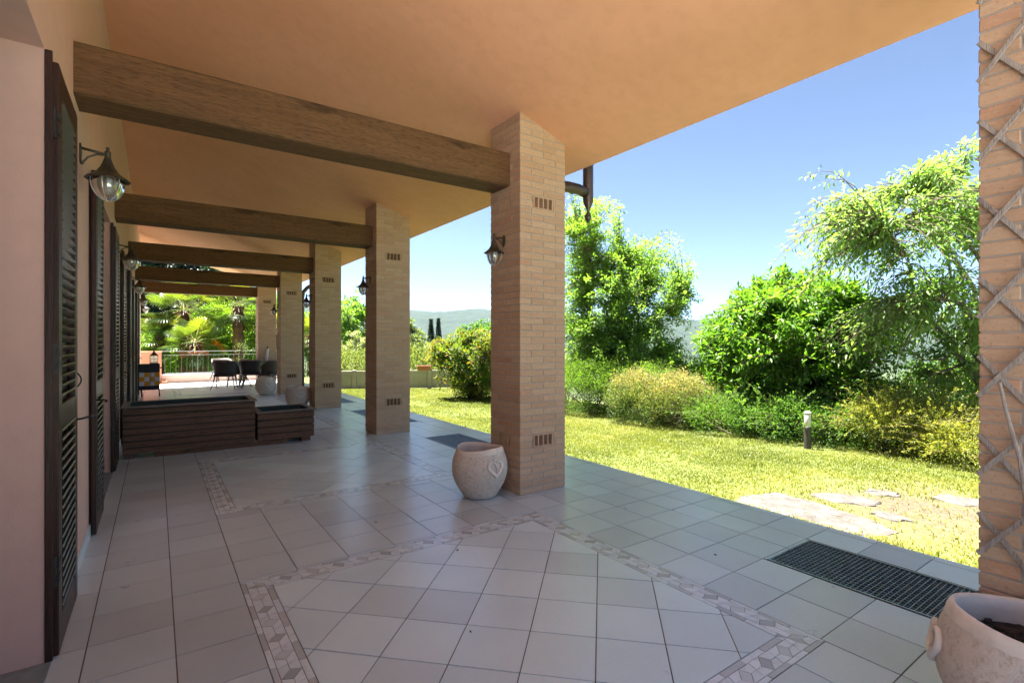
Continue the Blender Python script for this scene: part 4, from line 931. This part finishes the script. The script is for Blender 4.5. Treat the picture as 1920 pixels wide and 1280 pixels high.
gtree(900, 40, 592, 2.2, 'dark green tree rising behind the reddish photinia', ML_wisp, 45, leaf=.25, low=680)
def conifer(px, d, top, rad, label, seed, group=None):
    rng = NR(seed); x, y = ray(px, d); g0 = gz(x, y); H = zof(top, d) - g0; e = empty('conifer_tree', (x, y, g0)); tag(e, label, 'conifer', group)
    B = MB(); B.tube([(0, 0, 0), (0, 0, H * .98)], [.16, .03], 8); B.build('trunk', M_bark, e); n = 9000; t = rng.rand(n) ** .7; lev = np.clip(t + rng.normal(0, .02, n), 0, 1); a = rng.uniform(0, 6.28, n); rr = rad * np.clip(1.0 - lev, 0, 1) ** 1.0 * np.sqrt(rng.rand(n)) * (1 + .22 * np.sin(lev * 31 + 2 * np.sin(a * 2 + seed)) + .12 * np.sin(a * 5))
    P = np.stack([rr * np.cos(a), rr * np.sin(a), H * (.08 + .92 * lev) - rr * .25], 1); D = np.stack([np.cos(a), np.sin(a), -.25 + rng.normal(0, .3, n)], 1); leaves('crown', P, D, rng.uniform(.12, .35, n), .3, ML_dark, e, rng)
conifer(808, 62, 598, 1.7, 'dark conifer, left one of the distant pair on the hillside', 51, 'distant conifer pair'); conifer(822, 64, 597, 1.6, 'dark conifer, right one of the distant pair on the hillside', 52, 'distant conifer pair')
# more distant trees on the slope, each on its own
rng = NR(77)
DT = [(775, 90, 'pale'), (845, 110, 'mid'), (872, 80, 'pale'), (905, 120, 'dark'), (650, 70, 'mid'), (1262, 70, 'mid'), (1290, 95, 'pale'), (1318, 60, 'mid'), (1335, 130, 'dark'), (1745, 85, 'mid'), (1700, 120, 'pale'), (1610, 100, 'mid'), (1800, 75, 'dark'), (745, 140, 'dark'), (1245, 150, 'dark'), (1530, 90, 'pale')]
WH = {775: 'in the gap right of the second full column', 845: 'below the hill between the two nearest columns', 872: 'just above the photinia', 905: 'touching the left edge of the nearest full column', 650: 'behind the fence left of the second full column', 1262: 'at the right edge of the airy tree', 1290: 'between the airy tree and the glossy shrub', 1318: 'at the left edge of the glossy shrub', 1335: 'farthest, over the left shoulder of the glossy shrub', 1745: 'seen through the cherry branches', 1700: 'behind the cherry tree, left of its trunk', 1610: 'behind the glossy shrub and the cherry', 1800: 'behind the cherry tree next to the trellised column', 745: 'farthest, beside the second full column', 1245: 'farthest, behind the airy tree', 1530: 'hidden behind the top of the glossy shrub'}
for px, d, kd in DT:
    lm = {'pale': ML_olive, 'mid': ML_bush, 'dark': ML_wisp}[kd]; x, y = ray(px, d); g0 = gz(x, y); h = rng.uniform(6, 9) * (1 + d / 300); r_ = h * rng.uniform(.32, .45); e = empty('distant_tree', (x, y, g0)); tag(e, '%s distant tree on the slope, %s' % ({'pale': 'pale grey-green', 'mid': 'mid green', 'dark': 'dark green'}[kd], WH[px]), 'tree', 'distant trees on the slope')
    B = MB(); B.tube([(0, 0, -.3), (0, 0, h * .6)], [.2, .1], 7); B.build('trunk', M_bark, e); n = 5000; c = ell_points(rng, 60, (0, 0, h * .62), (r_, r_, h * .4), .6); k = rng.randint(0, 60, n); leaves('crown', c[k] + rng.normal(0, r_ * .17, (n, 3)), rng.normal(0, 1, (n, 3)), rng.uniform(.25, .5, n), .6, lm, e, rng)
# ---------------------------------------------------------------- palms at the far end
def palm(px, d, base_z, trunk_h, rad, label, seed, nf=26, tr=.16, skirt=True):
    rng = NR(seed); x, y = ray(px, d); e = empty('palm_tree', (x, y, base_z)); tag(e, label, 'palm', 'fan palms beyond the railing')
    B = MB(); m = 14; B.tube([(0, 0, trunk_h * i / m) for i in range(m + 1)], [tr * (1.1 - .25 * (i % 2)) for i in range(m + 1)], 12); 
    for i in range(420):
        a = rng.uniform(0, 6.28); z = rng.uniform(.05, trunk_h); r_ = tr * .9; p = np.array([r_ * math.cos(a), r_ * math.sin(a), z]); o = np.array([math.cos(a), math.sin(a), rng.uniform(-1.4, .5)]) * rng.uniform(.05, .13); w = np.array([-math.sin(a), math.cos(a), 0]) * .012
        B.add([p - w, p + w, p + o], [(0, 1, 2)])
    B.build('trunk', M_fib, e); V = []; F_ = []; RN = []; ST = MB()
    for i in range(nf):
        t = (i + .5) / nf; az = i * 2.4 + rng.uniform(-.3, .3); el = R(75 - 125 * t + rng.uniform(-8, 8)); pl = rad * rng.uniform(.45, .6); dr = np.array([math.cos(az) * math.cos(el), math.sin(az) * math.cos(el), math.sin(el)])
        o = np.array([0, 0, trunk_h]); hub = o + dr * pl + np.array([0, 0, -.08 * rad]); ST.tube([o, o + dr * pl * .5 + np.array([0, 0, .02]), hub], [.014, .011, .008], 5)
        nrm = np.array([-math.cos(az) * math.sin(el), -math.sin(az) * math.sin(el), math.cos(el)]); sd = np.cross(dr, nrm); fr = rad * rng.uniform(.42, .56); nb = 30; rv = np.clip(.66 - t * .6 + rng.normal(0, .15), 0, 1)
        for b in range(nb):
            an = R(-125 + 250 * b / (nb - 1)); d0 = dr * math.cos(an) + sd * math.sin(an); wv = (-dr * math.sin(an) + sd * math.cos(an)); L = fr * (.8 + .2 * math.cos(an)) * rng.uniform(.92, 1.05); wd_ = math.pi * 250 / 180 / nb * L * .55 * .5
            q0 = hub; q1 = hub + d0 * L * .55 + nrm * (.02 if b % 2 else -.02) * L; q2 = hub + d0 * L * .82 - np.array([0, 0, .06 * L]); q3 = hub + d0 * L - np.array([0, 0, .2 * L]); n0 = len(V)
            V += [q0, q1 - wv * wd_, q1 + wv * wd_, q2 - wv * wd_ * .55, q2 + wv * wd_ * .55, q3]; F_ += [(n0, n0 + 1, n0 + 2), (n0 + 1, n0 + 3, n0 + 4), (n0 + 1, n0 + 4, n0 + 2), (n0 + 3, n0 + 5, n0 + 4)]; r1 = np.clip(rv + rng.normal(0, .07), 0, 1); RN += [r1] * 4
    ST.build('stalks', M_stalk, e); npmesh('fronds', np.array(V), np.array(F_), ML_palm, e, rnd=np.array(RN))
    if skirt:
        S = MB()
        for i in range(260):
            a = rng.uniform(0, 6.28); z = trunk_h * rng.uniform(.72, 1.02); p = np.array([tr * .8 * math.cos(a), tr * .8 * math.sin(a), z]); o = np.array([math.cos(a) * .9, math.sin(a) * .9, rng.uniform(-1.2, .3)]) * rng.uniform(.15, .4); w = np.array([-math.sin(a), math.cos(a), 0]) * .02; S.add([p - w, p + w, p + o + w * .2, p + o - w * .2], [(0, 1, 2, 3)])
        S.build('dry_sheaths', M_dry, e)
    return e
M_fib = plain('palm_fibre', (0.10, 0.06, 0.035), .95, 0, .5, 30, .8); M_stalk = plain('palm_stalk', (0.28, 0.30, 0.08), .5); M_dry = leafmat('dry_sheath', (0.14, 0.07, 0.03), (0.34, 0.18, 0.06), (0.55, 0.3, 0.08), trans=.3, tcol=(1.2, 1, .6))
palm(366, 20.6, -.3, 1.62, 1.35, 'broad fan palm with yellow-green fronds behind the red trough beyond the railing', 61, nf=30, tr=.23)
palm(345, 22.2, -.3, 3.0, 1.8, 'tall fan palm at the back left, its fronds reaching up to the porch beams', 62, nf=30, tr=.2)
palm(300, 21.6, -.3, 1.9, 1.3, 'fan palm at the far left next to the house wall end, bright yellow fronds', 63, nf=24, tr=.16)
palm(447, 20.8, -.3, 3.1, 1.4, 'fan palm with a dark shaggy trunk rising behind the patio table', 64, nf=26, tr=.21)
palm(585, 22.5, -.3, 1.9, 1.35, 'fan palm seen through the gap between the third and fourth full columns', 65, nf=24, tr=.15)
palm(512, 22.0, -.3, 2.2, 1.3, 'fan palm partly hidden behind the fourth full column', 66, nf=24, tr=.15)
BG = 'garden shrubs beyond the railing'
bush('garden_shrub', (*ray(280, 23.5), -.4), 'bright green leafy shrub behind the coral pier', 'shrub', [(0, 0, .9, 1.1, 1, 1.0), (1.2, -.3, .8, .9, .9, .9)], ML_bush, 71, 15000, .09, tone=.6, group=BG)
bush('garden_shrub', (*ray(330, 24.5), -.4), 'mid green shrub between the two tallest palms at the back', 'shrub', [(0, 0, 1.2, 1.2, 1.1, 1.3), (1.0, -.5, 1.8, 1, 1, 1.2)], ML_shrub, 72, 20000, .10, tone=.5, group=BG)
bush('garden_shrub', (*ray(405, 23.6), -.4), 'light green shrub behind the orange flowers', 'shrub', [(0, 0, 1.2, 1.2, 1.1, 1.4), (1.2, -.5, 1.6, 1, 1, 1.5), (.2, .2, 2.4, 1, 1, 1.0)], ML_bush, 73, 26000, .10, tone=.55, group=BG)
bush('garden_shrub', (*ray(480, 24.5), -.4), 'tall dark green shrub behind the fifth column', 'shrub', [(0, 0, 1.4, 1.2, 1.1, 1.7), (.8, -.5, 2.6, 1.1, 1, 1.2)], ML_shrub, 74, 20000, .10, tone=.5, group=BG)
bush('garden_shrub', (*ray(575, 25.5), -.5), 'yellow-green shrub behind the downpipe on the fourth full column', 'shrub', [(0, 0, 1.4, 1.4, 1.1, 1.5), (1.1, -.5, 1.0, 1.1, 1, 1.2)], ML_yellow, 75, 15000, .09, tone=.5, group=BG)
for px, d, t, lb in ((285, 30, 430, 'dark conifer behind the palms, filling the gap under the third beam at the left'), (352, 32, 415, 'dark conifer behind the tallest palm at the back'), (420, 31, 470, 'dark conifer behind the light green shrub'), (250, 29, 470, 'dark conifer at the far left mostly hidden by the house wall')):
    x, y = ray(px, d); g0 = gz(x, y); H = zof(t, d) - g0; grow('dark_tree', (x, y, g0), lb, 'conifer', [(0, 0, H * .68, 2.2, 2.2, H * .34, 4), (.6, -.3, H * .45, 2.3, 2.3, H * .32, 2)], ML_dark, 80 + px, trunk_h=H * .5, trunk_r=.2, twigs=620, per=70, leaf=.3, wd=.3, droop=.4, spread=.3, limbs=12, twig_len=.9, group='dark conifers beyond the palms')
x, y = ray(411, 20.75); e = empty('orange_flowers', (x, y, -.3)); tag(e, 'spray of bright orange flowers leaning over the railing beside the shaggy palm trunk', 'flowers')
rng = NR(91); B = MB()
for k in range(6): B.tube([(0, 0, 0), (rng.normal(0, .05), 0, .8), (.02 + rng.normal(0, .12), rng.normal(0, .06), 1.45)], [.012, .009, .005], 5)
B.build('stems', M_twig, e); n = 520; t = rng.rand(n); P = np.stack([-.16 + t * .34 + rng.normal(0, .05, n), rng.normal(0, .08, n), 1.66 - t * .36 + rng.normal(0, .06, n)], 1)
leaves('petals', P, rng.normal(0, 1, (n, 3)), rng.uniform(.03, .06, n), .6, leafmat('orange_petal', (.5, .16, .01), (.75, .3, .01), (.85, .42, .02), tcol=(1, 1, 1)), e, rng)
x, y = ray(366, 20.32); e = empty('garden_trough', (x, y, -.3), R(-2)); tag(e, 'red-brown trough on a stone block with a round emblem, behind the railing', 'planter')
B = MB(); B.cbox(-.52, .46, -.12, .2, 1.0, 1.2, .012); B.cbox(-.55, .49, -.14, .22, 1.19, 1.24, .01); B.build('trough', plain('red_trough', (.36, .085, .05), .7), e)
B = MB(); B.cbox(-.2, .4, -.1, .18, .1, .999, .01); B.build('block', plain('brown_block', (.16, .09, .07), .8), e)
B = MB(); B.tube([(.1 + .17 * math.cos(a), -.105, .72 + .17 * math.sin(a)) for a in np.linspace(0, 6.28, 24)], .014, 6)
for a in range(6): B.tube([(.1 + .05 * math.cos(a * 1.047), -.105, .72 + .05 * math.sin(a * 1.047)), (.1 + .14 * math.cos(a * 1.047 + .3), -.105, .72 + .14 * math.sin(a * 1.047 + .3))], .013, 6)
B.build('round_emblem', plain('pale_stone_relief', (.34, .22, .18), .8), e)
# climbing plant by the fifth column
bush('potted_climber', (2.30, 18.6, 0), 'thin yellow-green climber standing beside the fifth column behind the table', 'plant', [(0, 0, .95, .09, .09, .34)], ML_yellow, 92, 260, .045, tone=.4)
# bollard light
x, y = ray(1514, 6.9); e = empty('bollard_light', (x, y, gz(x, y) - .02)); tag(e, 'low bollard light with dark post and pale glass head at the lawn edge', 'bollard light')
B = MB(); B.lathe([(.0, 0), (.044, 0), (.044, .31), (.04, .315), (0, .315)], 20); B.build('post', plain('bollard_grey', (.05, .045, .045), .5), e)
B = MB(); B.lathe([(.036, .315), (.040, .32), (.040, .49), (.036, .495)], 20); B.build('diffuser', plain('bollard_diffuser', (.62, .6, .55), .4), e, smooth=True)
B = MB(); B.lathe([(0, .495), (.045, .495), (.045, .51), (.03, .525), (0, .53)], 20); B.build('cap', plain('bollard_cap', (.3, .29, .27), .5), e)
# stepping stones
M_stone = NM('rough_paving_stone'); co = M_stone.coord(); n1 = M_stone.noise(co, 7, 7, .65, .6); r_ = M_stone.ramp(n1, 0, [(.3, (.045, .038, .033)), (.5, (.085, .076, .068)), (.75, (.13, .12, .11))]); M_stone.l(r_, 0, M_stone.b, 'Base Color'); M_stone.set(Roughness=.9); M_stone.l(M_stone.bump(n1, 0, .8, .02, M_stone.bump(M_stone.noise(co, 60, 4), 0, .5, .004)), 0, M_stone.b, 'Normal'); M_stone = M_stone.m
STN = [([(4.06, 2.5), (4.3, 2.55), (4.62, 2.42), (4.66, 2.2), (4.6, 1.95), (4.55, 1.62), (4.38, 1.42), (4.06, 1.5), (4.04, 1.9)], 'long pale flat stone right against the patio edge by the grate'),
       ([(4.86, 2.25), (5.05, 2.2), (5.2, 1.95), (5.16, 1.76), (4.98, 1.78), (4.82, 1.98)], 'second flat stone, just beyond the long one, half sunk in dry grass'),
       ([(4.74, 1.72), (4.86, 1.72), (4.9, 1.56), (4.8, 1.44), (4.68, 1.52)], 'small flat stone between the long stone and the dirt patch'),
       ([(5.42, 2.06), (5.6, 2.02), (5.68, 1.84), (5.55, 1.78), (5.42, 1.88)], 'small pale stone farthest out in the lawn'),
       ([(5.75, 1.62), (6.0, 1.55), (6.05, 1.3), (5.9, 1.2), (5.7, 1.35)], 'flat stone at the right edge, next to the trellised column')]
rng = NR(101)
for poly, lb in STN:
    cx_ = sum(p[0] for p in poly) / len(poly); cy_ = sum(p[1] for p in poly) / len(poly); e_ = []
    for a, b in zip(poly, poly[1:] + poly[:1]):
        for t in (0, .25, .5, .75): e_.append((a[0] + (b[0] - a[0]) * t + rng.normal(0, .012) - cx_, a[1] + (b[1] - a[1]) * t + rng.normal(0, .012) - cy_))
    n = len(e_); zt = float(lawn_z(cx_, cy_)); v_ = [(0, 0, .015)]
    for s_, z in ((.35, .015), (.7, .015), (.95, .010), (1.0, 0.001), (1.0, -.06)):
        for p in e_: v_.append((p[0] * s_, p[1] * s_, z + (rng.normal(0, .003) if z > 0 else 0)))
    B = MB(); B.add(v_, [(0, 1 + k, 1 + (k + 1) % n) for k in range(n)] + [(1 + q * n + k, 1 + (q + 1) * n + k, 1 + (q + 1) * n + (k + 1) % n, 1 + q * n + (k + 1) % n) for q in range(4) for k in range(n)])
    o = B.build('paving_stone', M_stone); o.location = (cx_, cy_, zt); tag(o, lb, 'paving stone', 'flat stones in the lawn')
# ---------------------------------------------------------------- grass
rng = NR(111); PX = []; 
def scatter(n, x0, x1, y0, y1): return np.stack([rng.uniform(x0, x1, n), rng.uniform(y0, y1, n)], 1)
Q = np.concatenate([scatter(150000, 4.02, 8.3, .4, 8), scatter(70000, 4.02, 8.4, 8, 15.2), scatter(5000, 4.014, 4.04, .4, 14)])
dd = np.hypot((Q[:, 0] - 5.3) * .75, Q[:, 1] - 1.5) + vnoise(Q[:, 0], Q[:, 1], 4, 2) * .18; keep = rng.rand(len(Q)) < np.clip((dd - .35) * 1.3, .10, 1)
dens = .75 + .3 * vnoise(Q[:, 0], Q[:, 1], 2.3, 6); keep &= rng.rand(len(Q)) < dens
def inpoly(Q, poly):
    r = np.zeros(len(Q), bool); x, y = Q[:, 0], Q[:, 1]
    for (x1, y1), (x2, y2) in zip(poly, poly[1:] + poly[:1]):
        c = ((y1 > y) != (y2 > y)) & (x < (x2 - x1) * (y - y1) / (y2 - y1 + 1e-12) + x1); r ^= c
    return r
for poly, _ in STN: keep &= ~(inpoly(Q, poly) & (rng.rand(len(Q)) < .90 + .12 * vnoise(Q[:, 0], Q[:, 1], 6, 33)))
fy_ = FE0[1] + (Q[:, 0] - FE0[0]) * fd[1] / fd[0]; keep &= Q[:, 1] < fy_ - .1
Q = Q[keep]; n = len(Q); z = lawn_z(Q[:, 0], Q[:, 1]) - .002; h = rng.uniform(.014, .036, n) * (1 + .3 * vnoise(Q[:, 0], Q[:, 1], 1.6, 7)); wd_ = (vnoise(Q[:, 0], Q[:, 1], 9, 44) + vnoise(Q[:, 0], Q[:, 1], 3.3, 45)) > 2.0; h = h * (1 + .9 * wd_); far = 1 + (Q[:, 1] > 8) * .8
a = rng.uniform(0, 6.28, n); ln_ = rng.uniform(.2, 1.0, n) * h; w = rng.uniform(.0018, .0036, n) * (1 + far * .6); P = np.stack([Q[:, 0], Q[:, 1], z], 1); S = np.stack([-np.sin(a), np.cos(a), 0 * a], 1) * w[:, None]; T_ = np.stack([np.cos(a) * ln_, np.sin(a) * ln_, h], 1); Mi = np.stack([np.cos(a) * ln_ * .3, np.sin(a) * ln_ * .3, h * .6], 1)
v = np.stack([P - S, P + S, P + Mi + S * .8, P + Mi - S * .8, P + T_], 1).reshape(-1, 3); i = np.arange(n)[:, None] * 5; f = np.concatenate([np.hstack([i, i + 1, i + 2]), np.hstack([i, i + 2, i + 3]), np.hstack([i + 3, i + 2, i + 4])]); r = np.clip(.42 + .2 * vnoise(Q[:, 0], Q[:, 1], 1.2, 9) + .16 * vnoise(Q[:, 0], Q[:, 1], 5, 19) + rng.normal(0, .11, n) + .25 * (dd[keep] < 1.3) - .28 * wd_, 0, 1)
ML_grass = leafmat('grass_blade', (0.10, 0.13, 0.02), (0.18, 0.21, 0.03), (0.28, 0.27, 0.075), trans=.4, tcol=(1.15, 1.15, .5))
tag(npmesh('grass', v, f, ML_grass, rnd=np.concatenate([r, r, r])), kind='stuff')
rng = NR(131)
for i_ in range(7):
    x, y = [(1.6, 2.9), (1.35, 3.7), (1.95, 3.45), (1.2, 2.05), (.2, 1.9), (2.9, 1.9), (3.4, 2.6), (.9, 4.2), (1.5, 1.6), (2.7, 5.2), (.1, 3.3), (2.2, 1.3), (3.75, 1.3), (1.0, 6.3)][i_]; a = rng.uniform(0, 6.28); L = rng.uniform(.008, .016)
    B = MB(); d = Vector((math.cos(a), math.sin(a), 0)) * L; w = Vector((-math.sin(a), math.cos(a), 0)) * L * .45; B.add([-d, w + Vector((0, 0, .004)), d + Vector((0, 0, .003)), -w, -d - Vector((0, 0, .001)), w * .9, d, -w - Vector((0, 0, .001))], [(0, 3, 2, 1), (4, 5, 6, 7), (0, 1, 5, 4), (1, 2, 6, 5), (2, 3, 7, 6), (3, 0, 4, 7)])
    o = B.build('dry_leaf', M_soil); o.location = (x, y, .0025); tag(o, 'tiny dark dry leaf fragment lying on the patio tiles', 'leaf', 'dry leaf fragments on the tiles')
# ---------------------------------------------------------------- haze
B = MB(); B.box(-3400, 3400, -3400, 3400, -60, 260); hm = bpy.data.materials.new('haze'); hm.use_nodes = True; t = hm.node_tree; t.nodes.clear(); pv = t.nodes.new('ShaderNodeVolumePrincipled'); pv.inputs['Density'].default_value = HAZE; pv.inputs['Color'].default_value = (.52, .76, 1, 1); pv.inputs['Anisotropy'].default_value = .2; oo = t.nodes.new('ShaderNodeOutputMaterial'); t.links.new(pv.outputs[0], oo.inputs['Volume'])
tag(B.build('haze', hm), kind='stuff')
